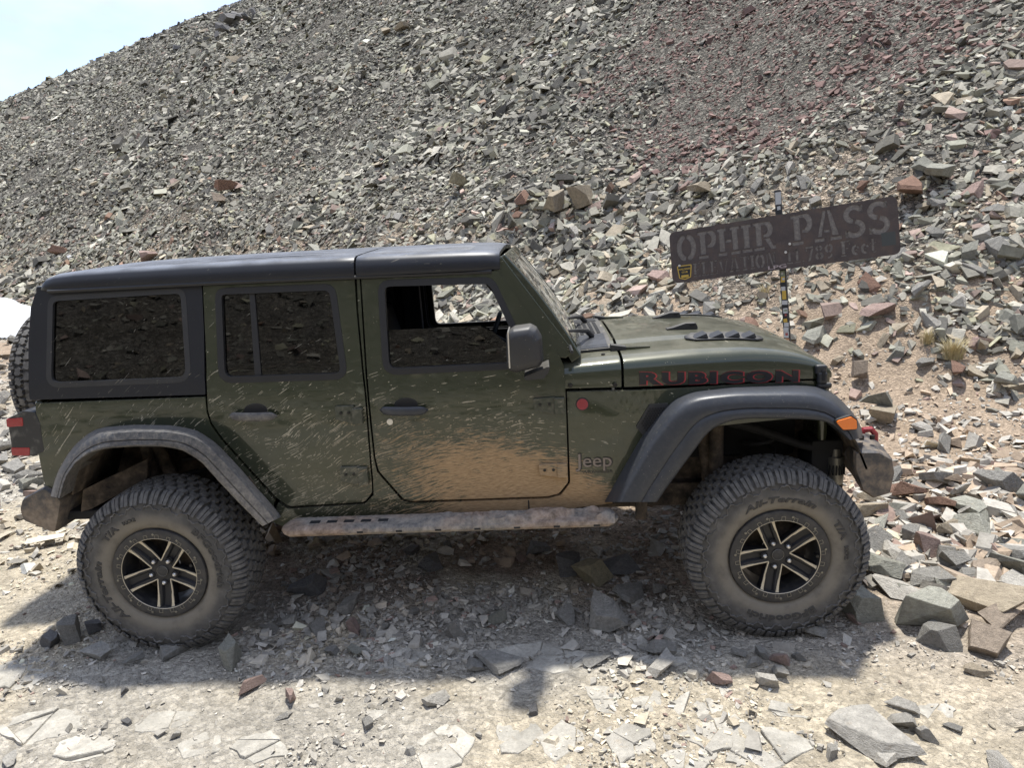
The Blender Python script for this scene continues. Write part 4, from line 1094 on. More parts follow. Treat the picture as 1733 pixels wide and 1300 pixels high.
# ------------------------------------------------------------------ wheels (axis y, outer face towards -y)
TP = [(.215, -.105), (.232, -.128), (.245, -.139), (.252, -.146), (.268, -.153), (.300, -.1585), (.332, -.160), (.360, -.157), (.384, -.149), (.403, -.136), (.411, -.118), (.414, -.06), (.415, 0)]
TP = TP+[(r, -y) for r, y in TP[:-1][::-1]]
HUBZ = .428
def squash(me):
    n = len(me.vertices); co = np.empty(n*3, np.float32); me.vertices.foreach_get('co', co); co = co.reshape(-1, 3)
    lim = -.423
    low = co[:, 2] < lim; d = np.clip(lim-co[:, 2], 0, None)
    co[low, 2] = lim
    # bulge of the sidewall above the contact patch
    k = np.clip((-.30-co[:, 2])/.12, 0, 1)*np.exp(-(co[:, 0]/.16)**2); co[:, 1] += np.sign(co[:, 1])*.008*k*(np.abs(co[:, 1]) > .1)
    me.vertices.foreach_set('co', co.ravel()); me.update()
m = MB().lathe_y(TP, 120); tyre_me = m.mesh('tyre', sharp=180); squash(tyre_me); tyre_me.materials.append(M['tyre'])
def tyre_pt(th, y, r): return (r*math.cos(th), y, r*math.sin(th))
def block(m, pts, r0, r1):
    """pts: (theta, y) polygon; top slightly smaller than the foot"""
    c = np.mean(np.array(pts), 0); b = len(m.v); n = len(pts)
    def rr(y, top): return (np.interp(abs(y), [0, .06, .118, .136, .15], [.415, .414, .411, .403, .385])-.006) if not top else np.interp(abs(y), [0, .06, .115, .135, .15], [.433, .432, .429, .421, .402])
    for top, k in ((0, 1.0), (1, .90)):
        for t, y in pts:
            tt, yy = c[0]+(t-c[0])*k, c[1]+(y-c[1])*k; m.v.append(tyre_pt(tt, yy, rr(yy, top)))
    m.f.append(tuple(b+n+i for i in range(n)))
    for i in range(n): j = (i+1) % n; m.f.append((b+i, b+j, b+n+j, b+n+i))
tm = MB(); R_ = random.Random(3)
N1 = 46
for row, (yc, hw, ph) in enumerate(((-.076, .021, .0), (-.026, .022, .5), (.026, .022, .0), (.076, .021, .5))):
    for k in range(N1):
        t0 = 2*PI*(k+ph)/N1; dt = 2*PI/N1*.5*.86; j = lambda a: R_.uniform(-a, a)
        sl = .010*(1 if (row+k) % 2 else -1); w = hw*(1+j(.06))
        pts = [(t0-dt*.95, yc-w*.35+sl), (t0-dt*.55, yc-w-.002), (t0+dt*.1, yc-w*.72), (t0+dt*.55, yc-w), (t0+dt, yc-w*.25-sl), (t0+dt*.9, yc+w*.45), (t0+dt*.45, yc+w), (t0-dt*.1, yc+w*.75), (t0-dt*.6, yc+w), (t0-dt, yc+w*.4)]
        block(tm, pts, 0, 0)
N2 = 50
for s in (-1, 1):
    for k in range(N2):
        for half in (0, 1):
            t0 = 2*PI*(k+.25*s+(half-.5)*.39)/N2; dt = PI/N2*.37; e = (.012 if k % 2 else 0)+(.006 if half else 0)
            b = len(tm.v); sk = (.010 if half else -.004)
            prof_ = [(.100+(.010 if half else 0), .407, .429), (.128, .400, .4255), (.1395, .392, .416), (.150, .380, .402), (.158, .364+e, .3800)]
            for y, r0, r1 in prof_:
                yy = s*(y+(.003 if y > .145 else 0)); tt0 = t0+sk*(.150-y)*4
                for tt, r in ((tt0-dt, r0), (tt0-dt*.84, r1), (tt0+dt*.84, r1), (tt0+dt, r0)):
                    out = s*(.007 if (r == r1 and y > .14) else 0); tm.v.append(tyre_pt(tt, yy+out, r if y < .149 else (r0+r1)/2))
            for i in range(4):
                for a in range(3): tm.f.append((b+i*4+a, b+i*4+a+1, b+(i+1)*4+a+1, b+(i+1)*4+a))
            tm.f.append((b, b+1, b+2, b+3)); tm.f.append((b+16, b+17, b+18, b+19))
    # zig-zag rib that closes the shoulder blocks on the sidewall
    rows = []; nz = N2*8
    for k in range(nz+1):
        t = 2*PI*k/nz; q = math.sin(N2/2*t+.6); z_ = .010*max(-1, min(1, q*2.6))+.0035*math.sin(N2*1.5*t)
        rows.append([tyre_pt(t, s*(.1575+d), .354+z_+dr) for d, dr in ((-.002, -.0045), (.0062, -.0022), (.0062, .0022), (-.002, .0045))])
    tm.loft(rows)
tread_me = tm.mesh('tread', sharp=30); squash(tread_me); tread_me.materials.append(M['tread'])
# raised sidewall lettering running clockwise, tops outwards
def arc_text(name, specs):
    V, F = [], []
    for s_, ang, size, r0, sp, wx in specs:
        v, f = text_poly(s_, size, offset=size*.035, shear=.25 if s_ == 'All-Terrain' else 0, spacing=sp)
        v = v*np.array([wx, 1]); w = v[:, 0].max(); b = len(V)
        def fn(a, c, lift):
            th = math.radians(ang)+(w/2-a)/r0; r = r0+c; y = np.interp(r, [.25, .30, .345, .37], [-.150, -.1585, -.159, -.153]); return (r*math.cos(th), y-lift, r*math.sin(th))
        n = len(v)
        V += [fn(a, c, .0042) for a, c in v]; F += [tuple(i+b for i in q) for q in f]
        # side walls of each letter
        cnt = {}
        for q in f:
            for i in range(len(q)):
                e = (q[i], q[(i+1) % len(q)]); cnt[frozenset(e)] = None if frozenset(e) in cnt else e
        V += [fn(a, c, -.002) for a, c in v]
        F += [(e[0]+b, e[1]+b, e[1]+b+n, e[0]+b+n) for e in cnt.values() if e]
    me = bpy.data.meshes.new(name); me.from_pydata(V, [], F); me.update(); me.materials.append(M['letter']); return me
let_mes = [arc_text('sidewall_lettering', [q]) for q in (('All-Terrain', 93, .042, .284, 1.05, 1.65), ('T/A', 27, .044, .288, 1.0, 1.4), ('KO2', 4, .025, .295, 1.0, 1.4), ('BFGoodrich', 272, .046, .296, 1.06, 1.35))]
barrel = MB().lathe_y([(.236, -.138), (.226, -.142), (.200, -.138), (.192, -.10), (.185, -.02), (.180, .06), (.20, .12), (.23, .135)], 72).mesh('wheel', sharp=40)
barrel.materials.append(M['rim'])
ring_me = MB().lathe_y([(.186, -.118), (.186, -.143), (.190, -.1475), (.196, -.149), (.226, -.1495), (.2335, -.147), (.2375, -.140), (.2375, -.128)], 96).mesh('bead_ring', sharp=30); ring_me.materials.append(M['rim'])
line_me = MB().lathe_y([(.1862, -.1470), (.1880, -.1488), (.1892, -.1482)], 96).mesh('ring_edge', sharp=40); line_me.materials.append(M['champagne'])
LA = [math.radians(41+72*k) for k in range(5)]
def rot2(p, a): return (p[0]*math.cos(a)-p[1]*math.sin(a), p[0]*math.sin(a)+p[1]*math.cos(a))
sp = MB(); sp.lathe_y([(0, -.112), (.030, -.112), (.055, -.110), (.062, -.10), (.062, -.06)], 40)
for a in LA:
    rows = []
    for r, hw, y in ((.040, .032, -.110), (.070, .0345, -.112), (.110, .037, -.116), (.150, .040, -.124), (.188, .047, -.136)):
        rows.append([(*rot2((r, w), a), yy) for w, yy in ((-hw, y+.045), (-hw, y), (-hw*.55, y+.004), (-hw*.35, y+.018), (hw*.35, y+.018), (hw*.55, y+.004), (hw, y), (hw, y+.045))])
    sp.loft([[(p[0], p[2], p[1]) for p in row] for row in rows])
spoke_me = sp.mesh('spokes', sharp=30); spoke_me.materials.append(M['spoke'])
edge_mes = []
for a in LA:
    for sd in (-1, 1):
        e = MB(); rows = []
        for r, hw, y, wd in ((.0455, .0335, -.1115, .0034), (.075, .0358, -.1135, .004), (.112, .0380, -.117, .005), (.128, .0385, -.121, .0075), (.150, .0400, -.125, .009), (.172, .0425, -.131, .0115), (.187, .046, -.137, .017)):
            q = []
            for w, dy in ((hw+.001, .004), (hw+.001, -.003), (hw-wd, -.003), (hw-wd, .004)):
                p = rot2((r, sd*w), a); q.append((p[0], y+dy, p[1]))
            rows.append(q)
        e.loft(rows, True); e.f.append((0, 1, 2, 3)); e.f.append(tuple(24+i for i in range(4)))
        me = e.mesh('spoke_edge', sharp=30); me.materials.append(M['champagne']); edge_mes.append(me)
nut_me = MB().tube([(0, -.095, 0), (0, -.122, 0), (0, -.127, 0)], [.0105, .0105, .006], 6).mesh('lug_nut', sharp=25); nut_me.materials.append(M['chrome'])
nutw_me = MB().lathe_y([(.0105, -.113), (.017, -.1135), (.018, -.110)], 18).mesh('nut_well'); nutw_me.materials.append(M['dark'])
cap_me = MB().lathe_y([(0, -.119), (.025, -.119), (.0285, -.117), (.0295, -.110)], 30).mesh('centre_cap', sharp=35); cap_me.materials.append(M['rim'])
cline_me = MB().lathe_y([(.0262, -.1188), (.0272, -.1194), (.0282, -.1180)], 36).mesh('cap_line', sharp=35); cline_me.materials.append(M['shock'])
bolt_me = MB().tube([(0, -.147, 0), (0, -.1535, 0)], .0062, 10).mesh('ring_bolt', bevel=.001); bolt_me.materials.append(M['shock'])
notch = MB()
for w in ((-.0085, 0), (.0085, 0)): notch.box((w[0], -.150, .2), (.0022, .0022, .018))
notch.box((0, -.150, .2088), (.0175, .0022, .0022)); notch_me = notch.mesh('ring_notch'); notch_me.materials.append(M['shock'])
disc_me = MB().lathe_y([(.05, -.03), (.165, -.03), (.165, -.005), (.05, -.005)], 48).mesh('brake_disc', sharp=35); disc_me.materials.append(M['under'])
valve_me = MB().tube([(.172, -.12, 0), (.172, -.152, 0)], [.009, .008], 10).mesh('valve'); valve_me.materials.append(M['bolt'])
def make_wheel(loc, rotz, rim_a, let_a, spare=False):
    w = link('wheel' if not spare else 'spare_wheel', barrel, None, J); w.location = loc
    w.rotation_euler = (0, 0, rotz)
    link('tyre', tyre_me, None, w); t = link('tread', tread_me, None, w); t['kind'] = 'stuff'
    def sub(n, me, ang, p=None):
        o = link(n, me, None, w); o.rotation_euler = (0, -ang, 0)
        if p is not None:
            x, z = rot2(p, ang); o.rotation_euler = (0, -ang, 0); o.location = (x, 0, z)
        return o
    ra, la = math.radians(rim_a), math.radians(let_a)
    [sub('sidewall_lettering', q, la) for q in let_mes]; sub('bead_ring', ring_me, 0); sub('ring_edge', line_me, 0); sub('spokes', spoke_me, ra)
    for me in edge_mes: sub('spoke_edge', me, ra)
    for a in LA:
        sub('lug_nut', nut_me, a+ra, (.062, 0)); sub('nut_well', nutw_me, a+ra, (.062, 0))
    for k in range(11): sub('ring_bolt', bolt_me, math.radians(76+k*360/11)+ra, (.2115, 0))
    for k in range(22): sub('ring_notch', notch_me, ra+2*PI*(k+.5)/22+.1)
    sub('centre_cap', cap_me, 0); sub('cap_line', cline_me, 0); sub('brake_disc', disc_me, 0); sub('valve', valve_me, ra+.02)
    return w
make_wheel((3.008, -.81, HUBZ), 0, 0, 0); make_wheel((0, -.81, HUBZ), 0, 13, 105)
make_wheel((3.008, .81, HUBZ), PI, 20, 40); make_wheel((0, .81, HUBZ), PI, 50, 200)
spw = make_wheel((-.893, .05, 1.25), 0, 8, 60, True); spw.rotation_euler = (0, 0, -PI/2)
# ------------------------------------------------------------------ the pass sign: rusty cut-out steel panel on a stickered post
def _rust(t, b):
    co = t.obj(); n = t.noise(co, 7, 7, .65); n2 = t.noise(co, 60, 4, .6)
    t.put(b.inputs['Base Color'], t.mix(t.mr(n2, .55, .75, 0, .25), t.ramp(n, [(.3, (.052, .040, .036)), (.5, (.078, .060, .052)), (.72, (.115, .078, .058))]), (.16, .15, .14)))
    t.put(b.inputs['Normal'], t.bump(n2, .2, .003))
M['sign'] = material('brown_weathered_steel', _rust, (.055, .045, .04), .62, .25)
def _back(t, b):
    co = t.obj(); n = t.noise(co, 45, 5, .7); n1 = t.noise(co, 3, 3); x, y, z = t.sep(co)[:3]
    c = t.ramp(n, [(.3, (.115, .10, .086)), (.5, (.18, .16, .14)), (.7, (.27, .245, .21))])
    t.put(b.inputs['Base Color'], t.mix(t.mr(t.m('ADD', x, t.m('MULTIPLY', n1, .6)), -.3, .7), t.mix(.3, c, (.16, .14, .12)), c))
M['sign_back'] = material('grey_backing_sheet', _back, (.15, .14, .125), .8, .1)
# slab-serif stencil letters built from strokes, in a box of height 1
def band(pts, w):
    w = [q*BOLD for q in w] if isinstance(w, (list, tuple)) else w*BOLD
    P = [Vector(p) for p in pts]; Lf, Rt = [], []
    for i, p in enumerate(P):
        t = (P[min(i+1, len(P)-1)]-P[max(i-1, 0)]).normalized(); n = Vector((-t.y, t.x)); ww = w[i] if isinstance(w, (list, tuple)) else w
        Lf.append(tuple(p+n*ww/2)); Rt.append(tuple(p-n*ww/2))
    return Lf+Rt[::-1]
def arc(cx, cy, rx, ry, a0, a1, n=10): return [(cx+rx*math.cos(math.radians(a0+(a1-a0)*i/n)), cy+ry*math.sin(math.radians(a0+(a1-a0)*i/n))) for i in range(n+1)]
def rc(x0, y0, x1, y1): return [(x0, y0), (x1, y0), (x1, y1), (x0, y1)]
G = .045; SF = .115; BOLD = 1.12
def stem(x0, x1, w=.195, top=True, bot=True):
    """stem with a joined top serif and a bottom serif cut free by the stencil bridge"""
    c = (x0+x1)/2; out = [[(c-w/2, SF+G if bot else 0), (c+w/2, SF+G if bot else 0), (c+w/2, 1-SF), (x1, 1-SF), (x1, 1), (x0, 1), (x0, 1-SF), (c-w/2, 1-SF)] if top else rc(c-w/2, SF+G, c+w/2, 1)]
    if bot: out.append(rc(x0, 0, x1, SF))
    return out
def glyph(ch):
    if ch == 'O': return [band(arc(.36, .5, .27, .42, 98, 262, 14), [.10]+[.17]*13+[.10]), band(arc(.36, .5, .27, .42, -82, 82, 14), [.10]+[.17]*13+[.10])], .72
    if ch == 'P': return stem(0, .36)+[band([(.36, .94)]+arc(.42, .69, .17, .25, 90, -90, 10)+[(.34, .44)], [.10]+[.10]+[.16]*9+[.10, .10])], .64
    if ch == 'R': return stem(0, .36)+[band([(.36, .94)]+arc(.42, .72, .16, .22, 90, -90, 10)+[(.34, .50)], [.10]+[.10]+[.16]*9+[.10, .10]), [(.36, .41), (.53, .41), (.66, .12), (.74, .12), (.74, 0), (.58, 0)]], .76
    if ch == 'H': return stem(0, .32)+stem(.46, .78)+[rc(.285, .46, .495, .57)], .78
    if ch == 'I': return stem(0, .34), .34
    if ch == 'A': return [[(.10, SF+G), (.22, SF+G), (.40, 1), (.29, 1)], [(.43, 1), (.53, 1), (.74, SF+G), (.55, SF+G)], rc(0, 0, .30, SF), rc(.48, 0, .82, SF), rc(.30, .28, .47, .37)], .82
    if ch == 'S': return [band(arc(.33, .73, .23, .22, 20, 262, 14), [.10]+[.15]*13+[.13]), band(arc(.33, .27, .24, .22, 82, -160, 14), [.13]+[.15]*13+[.10]), rc(.52, .78, .60, 1.0), rc(.04, 0, .12, .22)], .64
    if ch == 'E': return stem(0, .34)+[rc(.385, .90, .60, 1), rc(.53, .74, .60, .87), rc(.295, .47, .48, .56), rc(.385, 0, .62, .10), rc(.55, .13, .62, .28)], .64
    if ch == 'F': return stem(0, .34)+[rc(.385, .90, .60, 1), rc(.53, .72, .60, .87), rc(.295, .46, .48, .55)], .60
    if ch == 'L': return stem(0, .34)+[rc(.385, 0, .60, .10), rc(.53, .13, .60, .30)], .62
    if ch == 'V': return [[(.05, .90), (.25, .90), (.38, .0), (.33, .0)], [(.43, .04), (.52, .04), (.72, .90), (.62, .90)], rc(0, .93, .32, 1), rc(.52, .93, .80, 1)], .80
    if ch == 'T': return stem(.18, .52)+[rc(0, .90, .14, 1), rc(0, .72, .07, .87), rc(.56, .90, .70, 1), rc(.63, .72, .70, .87)], .70
    if ch == 'N': return [rc(.08, .14, .17, 1), rc(0, 0, .25, .10), [(.21, 1), (.36, 1), (.62, .0), (.50, .0)], rc(.60, .30, .69, .88), rc(.52, .91, .78, 1)], .80
    if ch == ':': return [band(arc(.08, .18, .05, .05, 0, 350, 10), .07), band(arc(.08, .58, .05, .05, 0, 350, 10), .07)], .20
    if ch == ',': return [[(.03, .0), (.15, .0), (.15, .12), (.03, .12)], [(.10, -.03), (.15, -.03), (.08, -.18), (.04, -.16)]], .20
    if ch == '1': return [rc(.14, .145, .30, .86), [(.02, .78), (.12, .86), (.30, 1), (.30, .90), (.14, .78)], rc(.02, 0, .42, .10)], .44
    if ch == '7': return [rc(.02, .86, .52, 1), rc(.02, .68, .10, .83), [(.38, .82), (.52, .82), (.30, 0), (.14, 0)]], .54
    if ch == '8': return [band(arc(.27, .785, .16, .14, 105, 255, 9), .12), band(arc(.27, .785, .16, .14, -75, 75, 9), .12), band(arc(.27, .26, .19, .18, 105, 255, 9), .14), band(arc(.27, .26, .19, .18, -75, 75, 9), .14)], .56
    if ch == '9': return [band(arc(.27, .70, .18, .24, 100, 260, 9), .14), band(arc(.27, .70, .18, .24, -80, 80, 9)+[], .14), band(arc(.20, .36, .26, .29, -12, -95, 8), .11)], .56
    if ch == 'e': return [band(arc(.25, .33, .17, .26, 75, 300, 12), .15), band(arc(.26, .36, .16, .23, 60, 8, 6), .11), rc(.20, .28, .35, .36)], .50
    if ch == 't': return [rc(.10, .12, .24, .88), rc(0, .58, .07, .66), rc(.27, .58, .40, .66), band(arc(.26, .14, .10, .10, 200, 330, 6), .08)], .42
    return [], .32
def lay(text, x0, y0, h, xs, gap=.07):
    out = []; x = 0
    for ch in text:
        g, w = glyph(ch)
        for p in g: out.append([(x0+(x+a)*h*xs, y0+b*h) for a, b in p])
        x += w+gap
    return out, x*h*xs
def make_sign():
    dl, dr = 6.15, 5.35
    Lm = Vector(at_depth(1135.5, 437, dl)); Rm = Vector(at_depth(1521.5, 380, dr)); T0 = Vector(at_depth(1133, 395, dl)); B0 = Vector(at_depth(1141, 481, dl))
    u = (Rm-Lm).normalized(); Wd = (Rm-Lm).length; up = (T0-B0); up = (up-u*up.dot(u)).normalized(); n = u.cross(up)        # n towards... sorted below
    if n.dot(Vector(CAM)-Lm) < 0: n = -n
    Hh = (T0-B0).length*1.0; c = (Lm+Rm)/2
    root = empty('trail_sign', (0, 0, 0))
    R = Matrix((u, up, n)).transposed()          # local x along, y up, z out of the face
    pz = hz(c.x, c.y)
    base = c-n*.05-u*.0; root.location = (base.x, base.y, hz(base.x, base.y)); tag(root, 'brown stencil-cut steel summit sign leaning on a stickered post behind the hood', 'sign')
    def place(o, loc, rot=R): o.parent = root; o.matrix_parent_inverse = Matrix.Identity(4); o.matrix_basis = Matrix.Translation(-root.location) @ Matrix.Translation(loc) @ rot.to_4x4(); return o
    # face with the letters cut through
    loops = []
    def spl(p):
        p = [tuple(q) for q in p]; A_ = sum(p[i][0]*p[(i+1) % len(p)][1]-p[(i+1) % len(p)][0]*p[i][1] for i in range(len(p))); loops.append(p if A_ > 0 else p[::-1])
    w2, h2 = Wd/2, Hh/2
    spl(fillet(rc(-w2, -h2, w2, h2), .055, 6))
    t1, w = lay('OPHIR', 0, 0, 1, 1.0); t1, _ = lay('OPHIR', -w2+Wd*.032, h2-Hh*.60, Hh*.52, Wd*.475/(w*Hh*.52))
    t2, w = lay('PASS', 0, 0, 1, 1.0); t2, _ = lay('PASS', -w2+Wd*.565, h2-Hh*.60, Hh*.545, Wd*.41/(w*Hh*.545))
    t3, w = lay('ELEVATION:', 0, 0, 1, 1.0); t3, _ = lay('ELEVATION:', -w2+Wd*.105, -h2+Hh*.075, Hh*.265, Wd*.405/(w*Hh*.265))
    t4, w = lay('11,789', 0, 0, 1, 1.0); t4, _ = lay('11,789', -w2+Wd*.535, -h2+Hh*.085, Hh*.265, Wd*.205/(w*Hh*.265))
    t5, w = lay('Feet', 0, 0, 1, 1.0); t5, _ = lay('Feet', -w2+Wd*.765, -h2+Hh*.085, Hh*.275, Wd*.15/(w*Hh*.275))
    for p in t1+t2+t3+t4+t5: spl(p)
    from mathutils.geometry import delaunay_2d_cdt
    vs = []; fcs = []
    for lp in loops:
        fcs.append(list(range(len(vs), len(vs)+len(lp)))); vs += [Vector(q) for q in lp]
    ov, oe, of, _, _, orig = delaunay_2d_cdt(vs, [], fcs, 1, 1e-5)
    keep = [f for f, g_ in zip(of, orig) if g_ == [0] or set(g_) == {0}]
    V = [(q.x, q.y, .0025) for q in ov]; F = [tuple(f) for f in keep]
    for lp in loops:
        b0 = len(V); n_ = len(lp); V += [(a, b, .0025) for a, b in lp]+[(a, b, -.0018) for a, b in lp]
        F += [(b0+q, b0+(q+1) % n_, b0+n_+(q+1) % n_, b0+n_+q) for q in range(n_)]
    me = bpy.data.meshes.new('sign_panel'); me.from_pydata(V, [], F); me.update(); me.materials.append(M['sign']); pn = link('sign_panel', me); place(pn, c)
    bk = MB(); bk.prism(fillet(rc(-w2+.01, -h2+.01, w2-.01, h2-.01), .05, 4), 'z', -.006, -.0016); place(bk.build('backing_sheet', M['sign_back'], None), c)
    for a, b in ((-w2+.07, -h2+Hh*.33), (w2*.11, -h2+Hh*.44), (w2*.07, -h2+Hh*.30)):
        place(MB().tube([(a, b, .002), (a, b, .010)], .011, 8).build('bolt_head', M['chrome'], None), c)
    # stickers on the face
    sh = fillet([(-w2+.045, -h2+.145), (-w2+.175, -h2+.145), (-w2+.16, -h2+.035), (-w2+.11, -h2+.02), (-w2+.06, -h2+.035)], .012, 3)
    Y_ = material('yellow_sticker', None, (.50, .33, .05), .5); Bk = material('black_sticker', None, (.012, .012, .012), .5); Wt = material('white_sticker', None, (.46, .46, .44), .6); Or = material('orange_sticker', None, (.42, .20, .08), .6); Rd = material('red_sticker', None, (.30, .07, .06), .6); Gn = material('pale_green_sticker', None, (.20, .24, .17), .6)
    place(MB().prism(sh, 'z', .0026, .0036).build('shield_sticker', Y_, None), c); place(MB().prism(inset(sh, .009), 'z', .0037, .0042).build('shield_field', Bk, None), c)
    for k, (txt, sz) in enumerate((('WALDMAN', .021), ('CLUB', .021))):
        v, f = text_poly(txt, sz, offset=.0006); wv = v[:, 0].max()
        tm_ = bpy.data.meshes.new('shield_text'); tm_.from_pydata([(-w2+.11-wv/2+a, -h2+.105-k*.026+b, .0048) for a, b in v], [], f); tm_.materials.append(Y_); place(link('shield_text', tm_), c)
    place(MB().box((-w2+.11, -h2+.05, .0046), (.062, .022, .001)).build('shield_mark', Y_, None), c)
    v, f = text_poly('LPG', .05, offset=.001); wv = v[:, 0].max()
    tm_ = bpy.data.meshes.new('sticker_text'); tm_.from_pydata([(-.012-.07+a*.14/wv, -h2+.012+b*.8, .0034) for a, b in v], [], f); tm_.materials.append(material('pink_sticker', None, (.36, .29, .28), .5)); place(link('sticker_text', tm_), c)
    place(MB().box((w2-.075, -h2+.125, .0032), (.095, .10, .001)).build('dark_patch_sticker', material('dull_grey_sticker', None, (.05, .055, .05), .6), None), c)
    # post: leaning square tube behind the panel
    dp = (dl+dr)/2+.06
    pt = Vector(at_depth(1316, 322, dp)); pb = Vector(at_depth(1332.5, 572, dp+.02)); ax = (pb-pt).normalized()
    k = (pt.z-hz(pb.x, pb.y)+.25)/-ax.z; foot = pt+ax*k
    px_ = (u-ax*u.dot(ax)).normalized(); pn_ = px_.cross(ax); Rp = Matrix((px_, pn_, ax)).transposed()
    ln = (foot-pt).length; hw = .025
    post = MB().box((0, 0, ln/2), (hw*2, hw*2, ln)).build('post', material('grey_steel_post', _rimd, (.2, .2, .2), .6, .3), None, bevel=.004); place(post, pt, Rp)
    sgn = 1 if (Rp @ Vector((0, 1, 0))).dot(Vector(CAM)-pt) > 0 else -1
    # stickers wrapped on the post: (distance down from the top, length, width, material)
    rs = random.Random(9); pool = [Wt, Bk, Or, Wt, Bk, Gn, Wt, Bk, Rd, Y_]
    items = [(.02, .10, .044, Wt), (.125, .07, .044, Bk), (.135, .03, .026, Wt)]
    d0 = .66
    while d0 < 1.42:
        l_ = rs.uniform(.025, .075); mt = rs.choice(pool); w_ = rs.uniform(.030, .048); items.append((d0, l_, w_, mt))
        if l_ > .04: items.append((d0+l_*.25, l_*.4, w_*rs.uniform(.4, .7), rs.choice([m_ for m_ in pool if m_ != mt])))
        d0 += l_*rs.uniform(.85, 1.15)
    for k_, (d0, l_, w_, mt) in enumerate(items):
        lift = hw+.0012+.0007*(k_ % 5)
        place(MB().box((rs.uniform(-.004, .004), sgn*lift, d0+l_/2), (w_, .0010, l_), Euler((0, rs.uniform(-.12, .12), 0))).build('post_sticker', mt, None), pt, Rp)
make_sign()
# ------------------------------------------------------------------ rock
def hull(pts):
    bm = bmesh.new()
    for p in pts: bm.verts.new(p)
    bmesh.ops.convex_hull(bm, input=bm.verts)
    bmesh.ops.delete(bm, geom=[v for v in bm.verts if not v.link_faces], context='VERTS')
    return bm
def proto_pts(ncut, r, flat, wedge):
    """corners of a fractured block: tilted cleavage planes plus a few random breaks"""
    while True:
        N_ = np.array([(1, 0, 0), (-1, 0, 0), (0, 1, 0), (0, -1, 0), (0, 0, 1), (0, 0, -1)], float)+r.normal(0, .30, (6, 3))*np.array([1, 1, .8])
        D_ = r.uniform(.55, 1.0, 6)
        for _ in range(ncut):
            q = r.normal(size=3); q[2] *= .7; q /= np.linalg.norm(q); N_ = np.vstack([N_, q]); D_ = np.r_[D_, r.uniform(.50, .85)]
        N_ /= np.linalg.norm(N_, axis=1)[:, None]; P = []
        for a in range(len(N_)):
            for b in range(a):
                for c in range(b):
                    A = N_[[a, b, c]]
                    if abs(np.linalg.det(A)) < .12: continue
                    q = np.linalg.solve(A, D_[[a, b, c]])
                    if (N_ @ q <= D_+1e-6).all() and np.abs(q).max() < 1.9: P.append(q)
        P = np.array(P)
        if len(P) >= 6: break
    P -= (P.max(0)+P.min(0))/2; P /= (P.max(0)-P.min(0))/2
    P[:, 2] *= 1-wedge*(P[:, 0]*.5+.5)
    return P*np.array([.5, .5*r.uniform(.5, .85), .5*flat])
r0 = np.random.default_rng(4)
def tri_proto(n, flat, wedge, open_=False):
    bm = hull(proto_pts(n, r0, flat, wedge)); bmesh.ops.triangulate(bm, faces=bm.faces)
    bmesh.ops.recalc_face_normals(bm, faces=bm.faces)
    if open_:
        bmesh.ops.delete(bm, geom=[f for f in bm.faces if f.normal.z < -.12], context='FACES')
    bm.verts.index_update(); V = np.array([tuple(v.co) for v in bm.verts]); F = np.array([[v.index for v in f.verts] for f in bm.faces]); bm.free(); return V, F
PROTO = [tri_proto(i % 3, r0.uniform(.22, .6), r0.uniform(0, .55)) for i in range(40)]
PROTO_FAR = [tri_proto(0, r0.uniform(.25, .6), r0.uniform(0, .5), True) for i in range(20)]
print('tris', np.mean([len(f) for v, f in PROTO]), np.mean([len(f) for v, f in PROTO_FAR]))
def rot_mats(n, normals, tilt, r):
    """random yaw about the surface normal, then a random tilt"""
    yaw = r.uniform(0, 2*PI, n); ta = np.abs(r.normal(0, 1, n))*np.radians(tilt); td = r.uniform(0, 2*PI, n)
    z = normals+np.stack([np.cos(td), np.sin(td), np.zeros(n)], 1)*np.tan(np.clip(ta, 0, 1.35))[:, None]; z /= np.linalg.norm(z, axis=1)[:, None]
    a = np.stack([np.cos(yaw), np.sin(yaw), np.zeros(n)], 1); x = a-z*(a*z).sum(1)[:, None]; x /= np.linalg.norm(x, axis=1)[:, None]
    y = np.cross(z, x); return np.stack([x, y, z], 2)
def normals_at(x, y, e=.15):
    dx = (height(x+e, y)-height(x-e, y))/(2*e); dy = (height(x, y+e)-height(x, y-e))/(2*e)
    n = np.stack([-dx, -dy, np.ones_like(dx)], 1); return n/np.linalg.norm(n, axis=1)[:, None]
def scatter(name, P, size, col, R, protos, r, kind='stuff', mat='rock'):
    n = len(P); which = r.integers(0, len(protos), n); VV, FF, CC = [], [], []; base = 0
    asp = np.stack([r.uniform(.8, 1.25, n), r.uniform(.7, 1.1, n), r.uniform(.7, 1.3, n)], 1)
    for k, (V, F) in enumerate(protos):
        i = np.where(which == k)[0]
        if not len(i): continue
        L_ = V[None]*asp[i][:, None]*size[i][:, None, None]
        Wv = np.einsum('nij,nvj->nvi', R[i], L_)+P[i][:, None]
        VV.append(Wv.reshape(-1, 3)); FF.append((F[None]+(np.arange(len(i))*len(V))[:, None, None]+base).reshape(-1, 3)); CC.append(np.repeat(col[i], len(V), 0)); base += len(i)*len(V)
    V = np.concatenate(VV); F = np.concatenate(FF); C_ = np.concatenate(CC)
    me = bpy.data.meshes.new(name); fast_mesh(me, V, F.ravel(), np.arange(len(F))*3, np.full(len(F), 3), C_)
    o = link(name, me, M[mat]); o['kind'] = kind; return o
PAL = {'grey': (.222, .210, .175), 'green': (.262, .256, .205), 'pale': (.365, .343, .285), 'dark': (.118, .112, .098), 'tan': (.32, .275, .205), 'rust': (.245, .160, .115), 'pink': (.29, .22, .185), 'yellow': (.335, .32, .225)}
